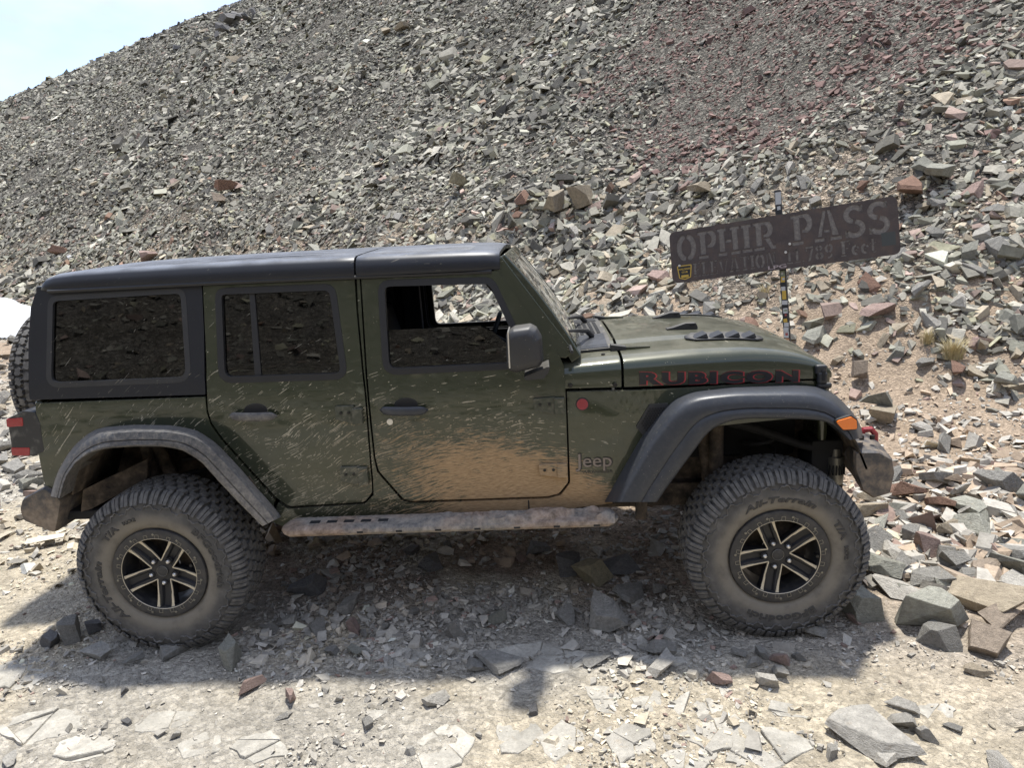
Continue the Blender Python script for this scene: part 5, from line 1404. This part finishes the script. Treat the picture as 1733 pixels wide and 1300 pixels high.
def rock_cols(x, y, r):
    n = len(x); t = hill_t(x, y); names = list(PAL); P = np.array([PAL[k] for k in names])*.97
    low = sstep(10, 2.0, t+(fbm(x*.3, y*.3, 3, 90)-.5)*6)
    wgt = np.zeros((n, len(names)))
    wgt[:] = [1.25, .85, .42, .45, .08, .01, .05, .05]
    wgt += low[:, None]*np.array([.0, .3, .35, -.35, .55, .06, .16, .30])
    right = sstep(4, 9, x)*sstep(9, 3, t); wgt += right[:, None]*np.array([0, .2, .2, -.1, .15, .10, .30, -.1])
    band = sstep(.52, .66, fbm(x*.11+3, y*.11, 3, 91)); wgt[:, 3] += band*.7
    wgt = np.clip(wgt, .01, None); c = np.cumsum(wgt, 1); u = r.uniform(0, 1, n)*c[:, -1]; k = (u[:, None] > c).sum(1)
    col = P[k]*np.exp(r.normal(0, .24, n))[:, None]
    wash = (fbm(x*.45, y*.45, 4, 92)-.5)*.5; col = col*(1+wash)[:, None]
    return np.clip(col, .03, .6)
MAROON = [(on_ground(1290, 110), 2.6), (on_ground(1400, 60), 2.6), (on_ground(1230, 190), 1.7), (on_ground(1180, 60), 2.0)]
def maroon_w(x, y):
    w = np.zeros(len(x))
    for p, r_ in MAROON:
        w = np.maximum(w, np.exp(-(((x-p[0])/r_)**2+((y-p[1])/(r_*1.3))**2)))
    return sstep(.25, .75, w+(fbm(x*.9, y*.9, 3, 71)-.5)*.7)
def in_view(P, m=110):
    u, v, d = project(P); return (d > .3) & (u > -m) & (u < 1733+m) & (v > -m) & (v < 1300+m)

# the scree slope: broken rock, finer and sparser detail with distance from the track
def talus():
    r = np.random.default_rng(21); PP, SS, CC, FAR = [], [], [], []
    edges = np.geomspace(5.0, 150, 46)
    for d0, d1 in zip(edges[:-1], edges[1:]):
        dm = (d0*d1)**.5; med = .088*(1+dm/50); dens = 2.9/(.52*med*med*1.25)
        area = math.radians(124)*(d1*d1-d0*d0)/2; n = int(dens*area*.62)
        az = np.radians(r.uniform(-62, 62, n)); d = np.sqrt(r.uniform(d0*d0, d1*d1, n)); x = CAM[0]+d*np.sin(az); y = CAM[1]+d*np.cos(az)
        t = hill_t(x, y)+(fbm(x*.6, y*.6, 3, 44)-.5)*2.4
        keep = r.uniform(0, 1, n) < np.where(x > 2.6, sstep(1.7, 4.2, t), sstep(-.6, 2.6, t))*(.8+.2*sstep(.25, .5, fbm(x*.5, y*.5, 3, 45)))
        x, y, t, d = x[keep], y[keep], t[keep], d[keep]
        P = np.stack([x, y, height(x, y)], 1); inn = in_view(P, 70); k = inn | (in_view(P, 520) & (r.uniform(0, 1, len(P)) < .18)); P = P[k]; t = t[k]; d = d[k]; inn = inn[k]
        if not len(P): continue
        nn = normals_at(P[:, 0], P[:, 1]); v = CAM-P; vis = (nn*v).sum(1)/np.linalg.norm(v, axis=1) > -.03
        P = P[vis]; t = t[vis]; d = d[vis]; inn = inn[vis]; n = len(P)
        if not n: continue
        s = med*np.exp(r.normal(0, .38, n)); patch = fbm(P[:, 0]*.35, P[:, 1]*.35, 3, 46); s *= (.82+.55*sstep(.42, .68, patch))*np.where(inn, 1, 1.9)
        c = rock_cols(P[:, 0], P[:, 1], r); mw = maroon_w(P[:, 0], P[:, 1]); s = s*(1-.38*mw)
        mc = np.array([.185, .125, .108])*np.exp(r.normal(0, .22, n))[:, None]; pick = (r.uniform(0, 1, n) < mw*.85)[:, None]; c = np.where(pick, mc, c)
        P[:, 2] += s*r.uniform(-.05, .22, n); PP.append(P); SS.append(s); CC.append(c); FAR.append(np.full(n, dm > 15))
    P, s, c, far = map(np.concatenate, (PP, SS, CC, FAR)); R = rot_mats(len(P), normals_at(P[:, 0], P[:, 1]), 30, r)
    print('talus', len(P), far.sum())
    a = scatter('scree_rocks', P[~far], s[~far], c[~far], R[~far], PROTO, r); b = scatter('scree_rocks_distant', P[far], s[far], c[far], R[far], PROTO_FAR, r)
talus()

# rubble and gravel on the track and round its edge
def rubble():
    r = np.random.default_rng(8); PP, SS, CC = [], [], []
    def add(n, dmin, dmax, smed, ssig, fn, bright=1.0, smax=.2, azr=(-58, 56)):
        az = np.radians(r.uniform(*azr, n)); d = np.exp(r.uniform(math.log(dmin), math.log(dmax), n))
        x = CAM[0]+d*np.sin(az); y = CAM[1]+d*np.cos(az); k = r.uniform(0, 1, n) < fn(x, y); x, y = x[k], y[k]
        P = np.stack([x, y, height(x, y)], 1); v = in_view(P, 60) | (in_view(P, 450) & (r.uniform(0, 1, len(P)) < .5)); P = P[v]; m = len(P)
        s = np.minimum(smed*np.exp(r.normal(0, ssig, m)), smax); P[:, 2] += s*r.uniform(-.02, .22, m)+.002
        g = ground_color(P[:, 0], P[:, 1]); b = r.uniform(0, 1, m)[:, None]
        stone = np.array([.37, .345, .298])*np.exp(r.normal(0, .22, m))[:, None]
        c = np.where(b < .60, stone, g*np.exp(r.normal(0, .2, m))[:, None]); c = np.where(b > .955, np.array([.31, .225, .185])*np.exp(r.normal(0, .2, m))[:, None], c)
        PP.append(P); SS.append(s); CC.append(np.clip(c*bright, .04, .62))
    cl = lambda x, y: (.10+.90*sstep(.46, .66, fbm(x*1.9, y*1.9, 4, 50)))*(1-.55*sstep(-1.15, -1.35, y))
    keepoff = lambda x, y: 1.0
    add(60000, 2.2, 7.5, .0085, .45, cl)
    add(26000, 2.2, 8.0, .019, .45, lambda x, y: cl(x, y)*.9, smax=.06)
    add(5200, 2.2, 8.5, .042, .40, lambda x, y: .25*cl(x, y)+.5*sstep(-.6, .6, y)*cl(x+3, y), smax=.09)
    # toe of the slope: chips and shards over pinkish dirt
    toe = lambda x, y: sstep(-3.4, -1.2, hill_t(x, y))*sstep(4.5, 1.5, hill_t(x, y))
    add(26000, 4.0, 13, .030, .5, lambda x, y: toe(x, y)*(.2+.8*sstep(.40, .60, fbm(x*1.2, y*1.2, 3, 51))), smax=.1)
    add(5200, 4.0, 13, .070, .40, lambda x, y: toe(x, y)*(.12+.88*sstep(.44, .62, fbm(x*.9, y*.9, 3, 52))), smax=.16)
    # flat shards on the ground behind the tail of the vehicle
    back = lambda x, y: sstep(.9, -.6, x)*sstep(-.3, .6, y)*sstep(1.5, -.5, hill_t(x, y))
    add(30000, 4.0, 17, .048, .55, lambda x, y: back(x, y)*(.25+.75*sstep(.4, .6, fbm(x*.8, y*.8, 3, 53))), bright=.95, smax=.22, azr=(-50, -10))
    # rubble bank ahead of the bumper, chips in the shade between the wheels
    bank = lambda x, y: sstep(3.5, 4.0, x)*sstep(-.75, -.2, y)*sstep(2.1, .1, y+(fbm(x*1.3, y*1.3, 3, 59)-.5)*2.6)
    add(9000, 4.0, 9, .060, .5, bank, smax=.17, azr=(10, 48)); add(2600, 4.0, 9, .13, .3, bank, smax=.2, azr=(10, 48))
    mid = lambda x, y: sstep(.2, .6, x)*sstep(2.9, 2.3, x)*sstep(-1.25, -.9, y)*sstep(1.2, .2, y)*sstep(.36, .55, fbm(x*1.6, y*1.6, 3, 57))
    add(22000, 2.6, 6, .022, .55, mid, smax=.08, azr=(-45, 25))
    P, s, c = map(np.concatenate, (PP, SS, CC)); R = rot_mats(len(P), normals_at(P[:, 0], P[:, 1], .05), 20, r)
    print('rubble', len(P)); scatter('gravel', P, s, c, R, PROTO_FAR+PROTO[:10], r)
rubble()
# the opposite side of the pass, behind the photographer
def opposite():
    r = np.random.default_rng(15); n = 16000; x = r.uniform(-26, 30, n); y = -5.2-r.uniform(0, 1, n)**1.4*34
    P = np.stack([x, y, height(x, y)], 1); s = .11*np.exp(r.normal(0, .45, n))*(1+(-5-y)/20); P[:, 2] += s*.08
    R = rot_mats(n, normals_at(x, y), 28, r); scatter('scree_rocks_opposite', P, s, rock_cols(x, y, r)*.95, R, PROTO_FAR, r)
opposite()

# ---- single rocks one can pick out
def rock_mesh(i, n, flat, wedge, detail):
    rr = np.random.default_rng(100+i); bm = hull(proto_pts(n, rr, flat, wedge))
    if detail:
        bmesh.ops.dissolve_limit(bm, angle_limit=math.radians(9), verts=bm.verts, edges=bm.edges)
        bmesh.ops.bevel(bm, geom=bm.edges[:], offset=.010, segments=1, affect='EDGES', profile=.5, clamp_overlap=True)
        bmesh.ops.triangulate(bm, faces=bm.faces)
        bmesh.ops.subdivide_edges(bm, edges=[e for e in bm.edges if e.calc_length() > .16], cuts=1, use_grid_fill=True)
        for v in bm.verts:
            c = v.co; v.co = c*(1+.11*(vnoise(np.array([c.x*4+i]), np.array([c.y*4+c.z*5]), i)[0]-.5))
    bmesh.ops.triangulate(bm, faces=bm.faces); bmesh.ops.recalc_face_normals(bm, faces=bm.faces)
    me = bpy.data.meshes.new('rock'); bm.to_mesh(me); bm.free(); me.materials.append(M['loose_rock']); return me
ROCKS = [rock_mesh(i, 2+i % 4, [.36, .5, .7, .28, .6, .85][i % 6], [.1, .5, .3, .2, .6, .0][i % 6], True) for i in range(18)]
CHUNKY = [i for i in range(18) if i % 6 in (2, 4, 5)]; FLAT = [i for i in range(18) if i % 6 in (0, 3, 1)]
def put_rock(P, w, h, col, r, label, group=None, shape=None, name='rock', sink=.12, cat='rock', up=None):
    flatish = h/w < .55
    i = shape if shape is not None else int(r.choice(FLAT if flatish else CHUNKY))
    o = bpy.data.objects.new(name, ROCKS[i]); COL.objects.link(o)
    b = ROCKS[i]; dz = [.36, .5, .7, .28, .6, .85][i % 6]
    o.rotation_euler = (r.uniform(-.2, .2), r.uniform(-.2, .2), r.uniform(0, 2*PI))
    if up is not None:
        q = Vector((0, 0, 1)).rotation_difference(Vector(up)); o.rotation_euler = (q.to_matrix() @ o.rotation_euler.to_matrix()).to_euler()
    hh = max(h, .18*w); o.scale = (w*1.08, w*r.uniform(.85, 1.05), hh/dz*1.05)
    o.location = (P[0], P[1], P[2]+hh*(.5-sink)); k = float(np.exp(r.normal(0, .10)))
    k *= .9; o.color = (min(col[0]*k, .6), min(col[1]*k, .6), min(col[2]*k, .6), 1)
    tag(o, label, cat, group); return o
rr = np.random.default_rng(77)
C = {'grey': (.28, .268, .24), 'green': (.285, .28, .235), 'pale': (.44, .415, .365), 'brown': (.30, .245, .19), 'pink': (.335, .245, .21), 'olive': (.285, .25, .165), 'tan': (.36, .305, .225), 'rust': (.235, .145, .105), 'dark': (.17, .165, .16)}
# (pixel x, pixel y of the centre, width px, height px, colour, label)
FORE = [
 (121, 1062, 46, 52, 'grey', 'upright angular grey rock standing on the track behind the rear wheel'),
 (157, 1056, 34, 28, 'dark', 'dark blocky rock wedged between the rear tyre and an upright rock'),
 (160, 1100, 66, 24, 'grey', 'long flat grey slab lying just behind the rear tyre'),
 (301, 1093, 66, 22, 'grey', 'flat grey stone pinned under the rear tyre'),
 (394, 1100, 60, 48, 'green', 'wedge-shaped grey-green rock just ahead of the rear tyre'),
 (428, 1159, 46, 28, 'pink', 'flat pinkish stone lying ahead of the rear wheel at the shadow edge'),
 (491, 1178, 33, 30, 'pink', 'small pinkish block at the sunlit edge of the vehicle shadow'),
 (228, 1116, 32, 20, 'grey', None), (86, 1083, 40, 26, 'dark', None), (485, 1053, 32, 26, 'grey', None), (481, 1211, 28, 13, 'pale', None), (298, 1244, 20, 12, 'pale', None),
 (209, 1169, 18, 12, 'dark', None), (216, 1221, 17, 9, 'dark', None), (19, 1284, 30, 20, 'pale', None), (573, 1256, 20, 10, 'grey', None), (574, 1183, 16, 14, 'pale', None),
 (540, 1062, 36, 26, 'grey', None), (560, 1100, 26, 18, 'grey', None), (455, 1062, 30, 20, 'grey', None), (520, 990, 62, 40, 'dark', 'dark square-edged block half buried in the shade ahead of the rear tyre'),
 (1005, 968, 50, 46, 'olive', 'upright olive-brown slab in the shade under the front door'),
 (1029, 1034, 64, 78, 'grey', 'large split grey rock standing behind the front tyre'),
 (1069, 998, 66, 36, 'grey', 'broad grey rock tucked behind the front tyre'),
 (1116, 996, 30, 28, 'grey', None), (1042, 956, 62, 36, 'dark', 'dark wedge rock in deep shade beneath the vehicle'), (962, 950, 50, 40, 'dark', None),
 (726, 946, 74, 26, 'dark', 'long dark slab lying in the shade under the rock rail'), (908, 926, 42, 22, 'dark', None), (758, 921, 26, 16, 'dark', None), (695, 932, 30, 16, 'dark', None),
 (842, 1043, 36, 28, 'green', 'single angular stone on bare dirt below the front door'), (960, 1040, 40, 26, 'grey', None),
 (768, 1066, 36, 40, 'grey', 'squarish grey block on the dirt below the gap between the doors'), (598, 1056, 42, 28, 'pink', 'reddish stone among grey chips below the rear door'),
 (616, 1073, 22, 16, 'grey', None), (602, 1102, 38, 18, 'green', None), (839, 1115, 84, 28, 'grey', 'long narrow grey slab lying beside the cracked bedrock'), (806, 1125, 30, 22, 'grey', None),
 (739, 1181, 42, 22, 'pale', 'pale flat stone just outside the vehicle shadow'), (1007, 1114, 46, 18, 'grey', None), (1117, 1098, 54, 30, 'grey', None), (1121, 1125, 62, 22, 'pale', None),
 (903, 1202, 22, 14, 'dark', None), (623, 1223, 28, 14, 'grey', None), (695, 1271, 20, 16, 'pale', None), (591, 1023, 44, 28, 'grey', None), (655, 1060, 22, 16, 'grey', None), (700, 1035, 24, 14, 'grey', None),
 (1453, 1022, 72, 56, 'green', 'dark grey-green rock leaning against the front tyre'), (1376, 1066, 46, 30, 'grey', 'flat chip squeezed under the leading edge of the front tyre'),
 (1568, 1026, 108, 82, 'green', 'big angular grey-green boulder on the track ahead of the front wheel'), (1591, 1076, 66, 44, 'grey', 'flat grey slab lying against the foot of the big boulder'),
 (1676, 1016, 132, 44, 'tan', 'long pale brown slab lying ahead of the big boulder'), (1688, 1047, 88, 36, 'brown', 'brown slab beneath the long pale slab'), (1672, 1076, 88, 44, 'brown', 'broad brown rock at the edge of the rubble beside the track'),
 (1518, 993, 80, 26, 'pale', 'thin grey slab between the front tyre and the big boulder'), (1488, 957, 72, 52, 'green', 'blocky grey-green rock touching the front tyre in the rubble'),
 (1661, 890, 104, 46, 'green', 'large flat grey-green slab on top of the roadside rubble'), (1626, 853, 78, 36, 'green', 'grey slab behind the largest slab in the rubble'),
 (1665, 955, 74, 38, 'brown', 'rust-brown plank-shaped rock in the roadside rubble'), (1565, 916, 60, 42, 'pink', 'pinkish block in the rubble beside the front wheel'),
 (1549, 964, 46, 18, 'brown', 'small brown slab between grey rocks beside the front wheel'), (1472, 862, 54, 36, 'tan', 'pale brown slab just under the front bumper'), (1484, 884, 46, 26, 'green', None),
 (1510, 935, 50, 34, 'pale', None), (1540, 900, 42, 30, 'grey', None), (1600, 940, 60, 40, 'grey', None), (1640, 975, 60, 30, 'grey', None), (1590, 985, 44, 26, 'green', None), (1705, 930, 66, 34, 'grey', None), (1720, 985, 56, 34, 'pale', None),
 (1449, 1047, 24, 18, 'pink', None), (1484, 1236, 134, 54, 'pale', 'long pale slab lying loose on the sunlit track'), (1299, 1150, 38, 26, 'pale', None), (1220, 1147, 38, 26, 'pink', None), (1318, 1112, 34, 30, 'pink', None),
 (1288, 1103, 28, 22, 'grey', None), (1276, 1120, 34, 20, 'grey', None), (1320, 1137, 27, 16, 'grey', None), (1526, 1218, 42, 30, 'pale', None), (1530, 1195, 50, 16, 'pale', None), (1565, 1240, 42, 26, 'pale', None),
 (1613, 1230, 28, 14, 'grey', None), (1499, 1278, 58, 28, 'pale', None), (1407, 1270, 32, 22, 'pale', None), (1350, 1110, 24, 16, 'grey', None), (1655, 1133, 40, 22, 'tan', None), (1250, 1105, 26, 18, 'grey', None), (1690, 1290, 50, 22, 'pale', None)]
for px, py, w, h, cn, lab in FORE:
    P = on_ground(px, py+h*.40); dep = float((P-CAM) @ CB[2]); k = dep/FPX
    P = np.array([P[0], P[1], hz(P[0], P[1])])
    g = None
    if lab is None:
        sun = P[1] < -1.22 or P[0] > 3.65
        g = ('sunlit ' if sun else 'shaded ')+{'pale': 'pale', 'dark': 'dark', 'grey': 'grey', 'green': 'grey', 'pink': 'reddish', 'tan': 'tan', 'brown': 'brown', 'olive': 'olive'}[cn]
        lab = {'s': 'loose %s stone lying in the sun on the stony track', 'h': 'loose %s stone lying in the vehicle shadow on the track'}['s' if sun else 'h'] % g.split()[1]; g += ' stones on the track'
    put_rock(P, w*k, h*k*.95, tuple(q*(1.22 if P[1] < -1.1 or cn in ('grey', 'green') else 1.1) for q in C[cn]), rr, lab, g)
# boulders that stand out on the slope
SLOPE = [(385, 322, 42, 26, 'rust', 'rust-brown boulder alone on the grey scree above the rear window'), (372, 342, 28, 16, 'brown', 'small brown rock just below the rust-brown boulder on the scree'),
 (655, 57, 32, 12, 'tan', 'orange-tan slab high up on the grey scree'), (683, 49, 34, 9, 'tan', 'thin tan slab beside the orange-tan slab high on the scree'), (938, 356, 50, 48, 'tan', 'large lichen-tan boulder on the scree above the windscreen'),
 (986, 346, 46, 36, 'tan', 'tan boulder resting against the larger lichen-tan one'), (1186, 326, 42, 22, 'tan', 'yellowish boulder on the scree above the first letters of the sign'), (1540, 333, 66, 38, 'rust', 'dark rusty slab beside the upper corner of the sign'),
 (1590, 300, 60, 26, 'green', 'grey slab above the rusty slab beside the sign'), (775, 318, 40, 26, 'olive', 'olive lichen-covered boulder on the scree above the roof'), (885, 345, 40, 26, 'rust', 'reddish boulder on the scree left of the lichen-tan boulder'),
 (100, 430, 30, 18, 'rust', 'reddish rock on the scree above the rear of the roof'), (250, 440, 40, 24, 'pink', 'pinkish boulder on the scree just above the hardtop'), (1720, 560, 50, 30, 'green', 'grey block in the scree beside the dry grass'),
 (1690, 655, 60, 28, 'green', 'flat grey-green rock low on the slope below the dry grass'), (1620, 640, 40, 26, 'rust', 'deep red rock just below the dry grass tuft'), (1480, 690, 50, 34, 'green', 'grey-green slab on the dirt just ahead of the hood'), (1455, 640, 44, 30, 'brown', 'brown angular rock beside the nose of the hood')]
SLOPE = [s if 'left of' not in s[5] else (*s[:5], 'reddish boulder on the scree between the olive and the lichen-tan boulders') for s in SLOPE]
for px, py, w, h, cn, lab in SLOPE:
    P = on_ground(px, py+h*.3); k = float((P-CAM) @ CB[2])/FPX; P = np.array([P[0], P[1], hz(P[0], P[1])+.06])
    put_rock(P, w*k, h*k, C[cn], rr, lab, None, sink=.05)
# outcrop on the crest
for a, b, w in ((390, 34, 34), (400, 28, 26), (379, 46, 24), (414, 24, 20), (430, 16, 18), (370, 54, 16), (300, 74, 14)):
    P = on_ground(a, b+14); k = float((P-CAM) @ CB[2])/FPX
    put_rock(P, w*k, w*k*.8, C['dark'], rr, 'dark outcrop block on the crest of the scree slope against the sky', 'outcrop on the crest', sink=-.15)
# the largest rocks of the slope and of the rubble bank, one by one
def lower_slope():
    r = np.random.default_rng(31); n = 0; tries = 0; placed = []
    ZN = {'bank': 0, 'sign': 0, 'roof': 0, 'tail': 0}; CAP = {'bank': 62, 'sign': 70, 'roof': 52, 'tail': 20}
    LAB = {'bank': '%s angular rock in the rubble bank ahead of the front bumper', 'sign': '%s angular rock on the lower slope round the sign and dry grass', 'roof': '%s angular rock low on the scree behind the cab', 'tail': '%s angular rock on the ground beyond the tail light'}
    while tries < 2200 and any(ZN[z] < CAP[z] for z in ZN):
        tries += 1
        z = [z for z in ZN if ZN[z] < CAP[z]][int(r.integers(0, sum(ZN[q] < CAP[q] for q in ZN)))]
        px, py = {'bank': (r.uniform(1460, 1760), r.uniform(815, 1000)), 'sign': (r.uniform(1100, 1760), r.uniform(290, 760)), 'roof': (r.uniform(420, 1120), r.uniform(345, 540)), 'tail': (r.uniform(-10, 60), r.uniform(620, 830))}[z]
        P = on_ground(px, py, 1500, 40); d = float((P-CAM) @ CB[2])
        if d > 20: continue
        if z == 'sign' and hill_t(P[0], P[1]) < 2.3 and r.uniform() < .88: continue
        w = r.uniform(.17, .34) if z != 'bank' else r.uniform(.12, .27)
        if z == 'tail': w = r.uniform(.14, .3)
        if any((P[0]-q[0])**2+(P[1]-q[1])**2 < (.42*(w+q[2]))**2 for q in placed): continue
        if -.9 < P[1] < 1.0 and -.8 < P[0] < 3.75: continue
        placed.append((P[0], P[1], w)); ZN[z] += 1
        cn = r.choice(['grey', 'green', 'pale', 'tan', 'pink', 'rust'], p=[.32, .29, .13, .13, .09, .04])
        word = {'grey': 'grey', 'green': 'grey-green', 'pale': 'pale grey', 'tan': 'tan', 'pink': 'pinkish', 'rust': 'rust-red'}[cn]
        nn = normals_at(np.array([P[0]]), np.array([P[1]]))[0]; up = nn+r.normal(0, .38, 3)*np.array([1, 1, .2]); up /= np.linalg.norm(up)
        put_rock(np.array([P[0], P[1], hz(P[0], P[1])]), w, w*r.uniform(.28, .62), C[cn], r, LAB[z] % word, word+' rocks, '+z, sink=.10, up=up)
    print('individual rocks', ZN)
lower_slope()

# cracked bedrock showing through the track: flush plates, part of the ground
def clip_half(poly, mx, my, nx, ny):
    out = []
    for i in range(len(poly)):
        a, b = poly[i], poly[(i+1) % len(poly)]; sa = (a[0]-mx)*nx+(a[1]-my)*ny; sb = (b[0]-mx)*nx+(b[1]-my)*ny
        if sa <= 0: out.append(a)
        if sa*sb < 0: out.append(lerp(a, b, sa/(sa-sb)))
    return out
def bedrock():
    r = np.random.default_rng(3)
    L_ = [(924, 1112, 200, 62, 6), (1027, 1186, 90, 56, 3), (758, 1266, 130, 84, 2), (880, 1246, 90, 60, 2), (955, 1262, 110, 66, 3), (1203, 1226, 190, 84, 5), (1291, 1268, 150, 64, 4), (1175, 1288, 130, 44, 3), (1060, 1262, 100, 60, 3), (1120, 1112, 110, 52, 5),
          (60, 1235, 180, 56, 4), (270, 1220, 110, 46, 2), (150, 1270, 120, 36, 3), (345, 1260, 90, 40, 2), (30, 1140, 130, 56, 3), (640, 1215, 70, 30, 2), (450, 1268, 110, 40, 3), (1340, 1205, 80, 36, 2), (1590, 1205, 70, 30, 2), (680, 1110, 90, 40, 3), (1240, 1170, 80, 34, 3), (1100, 1190, 60, 40, 2)]
    for px, py, w, h, n in L_:
        P = on_ground(px, py); k = float((P-CAM) @ CB[2])/FPX; rx = w*k/2; ry = rx*h/w*1.6; th = r.uniform(-.3, .3)
        m_ = int(r.integers(6, 9)); poly = []; ang = np.sort((np.arange(m_)+r.uniform(-.38, .38, m_))*2*PI/m_); rad = r.uniform(.62, 1.25, m_)
        for k2 in range(m_):
            a, a2, q, q2 = ang[k2], ang[(k2+1) % m_], rad[k2], rad[(k2+1) % m_]
            A0 = np.array([rx*math.cos(a)*q, ry*math.sin(a)*q]); A1 = np.array([rx*math.cos(a2)*q2, ry*math.sin(a2)*q2]); nrm = np.array([A1[1]-A0[1], A0[0]-A1[0]])
            for u3 in (0, .28, .5, .76):
                e_ = A0+(A1-A0)*u3+nrm*(r.normal(0, .035) if u3 else 0); poly.append((P[0]+e_[0]*math.cos(th)-e_[1]*math.sin(th), P[1]+e_[0]*math.sin(th)+e_[1]*math.cos(th)))
        seeds = [(P[0]+rx*r.uniform(-.75, .75), P[1]+ry*r.uniform(-.75, .75)) for _ in range(n)]
        cb = np.array([.42, .395, .34])*r.uniform(.90, 1.08)
        for i, s_ in enumerate(seeds):
            q = poly
            for j2, o_ in enumerate(seeds):
                if j2 != i and len(q) > 2: q = clip_half(q, (s_[0]+o_[0])/2, (s_[1]+o_[1])/2, o_[0]-s_[0], o_[1]-s_[1])
            if len(q) < 3: continue
            q = inset(q, .0016); c = np.mean(np.array(q), 0); z = hz(c[0], c[1])+r.uniform(-.005, .004); sx, sy = r.normal(0, .03, 2)
            b = MB(); nn = len(q)
            def top(p, k_): return (c[0]+(p[0]-c[0])*k_, c[1]+(p[1]-c[1])*k_, z+.004+(p[0]-c[0])*sx+(p[1]-c[1])*sy)
            b.loft([[(p[0], p[1], z-.05) for p in q], [(p[0], p[1], top(p, 1)[2]-.004) for p in q], [top(p, .965) for p in q]], True); b.f.append(tuple(range(2*nn, 3*nn)))
            me = b.mesh('bedrock_slab', sharp=20); me.polygons.foreach_set('use_smooth', np.zeros(len(me.polygons), bool))
            o = link('bedrock_slab', me, M['loose_rock'], ground); kk = r.uniform(.92, 1.06); o.color = (cb[0]*kk, cb[1]*kk, cb[2]*kk, 1)
bedrock()
# dry grass among the rocks
def tuft(px, py, n, ht, label):
    P = on_ground(px, py); P = np.array([P[0], P[1], hz(P[0], P[1])]); r = random.Random(int(px)); m = MB()
    for i in range(n):
        a = r.uniform(0, 2*PI); q = r.uniform(0, .10)*ht/.22; b = Vector((q*math.cos(a), q*math.sin(a), -.03)); h = ht*r.uniform(.5, 1.1); bend = r.uniform(.2, .9)*h; a2 = a+r.uniform(-.8, .8)
        d = Vector((math.cos(a2), math.sin(a2), 0)); w = Vector((-d.y, d.x, 0))*.0035; pts = [b, b+Vector((0, 0, h*.5))+d*bend*.2, b+Vector((0, 0, h*.85))+d*bend*.6, b+Vector((0, 0, h*.95))+d*bend]
        k = len(m.v)
        for j, p in enumerate(pts): e = 1-j*.3; m.v += [tuple(p-w*e), tuple(p+w*e)]
        for j in range(3): m.f.append((k+2*j, k+2*j+1, k+2*j+3, k+2*j+2))
    o = m.build('dry_grass_tuft', M['straw'], None); o.location = P+np.array([0, 0, .05]); tag(o, label, 'grass')
M['straw'] = material('dry_straw', lambda t, b: t.put(b.inputs['Base Color'], t.mix(t.noise(t.obj(), 30, 2), (.30, .24, .12), (.50, .43, .25))), (.4, .34, .2), .9)
tuft(1612, 612, 300, .20, 'dry straw-coloured grass tuft between rocks on the slope beside the sign'); tuft(1568, 585, 110, .15, 'smaller dry grass tuft uphill of the larger one')
tuft(1294, 500, 60, .12, 'sparse green-brown sprig on the dirt just below the sign')
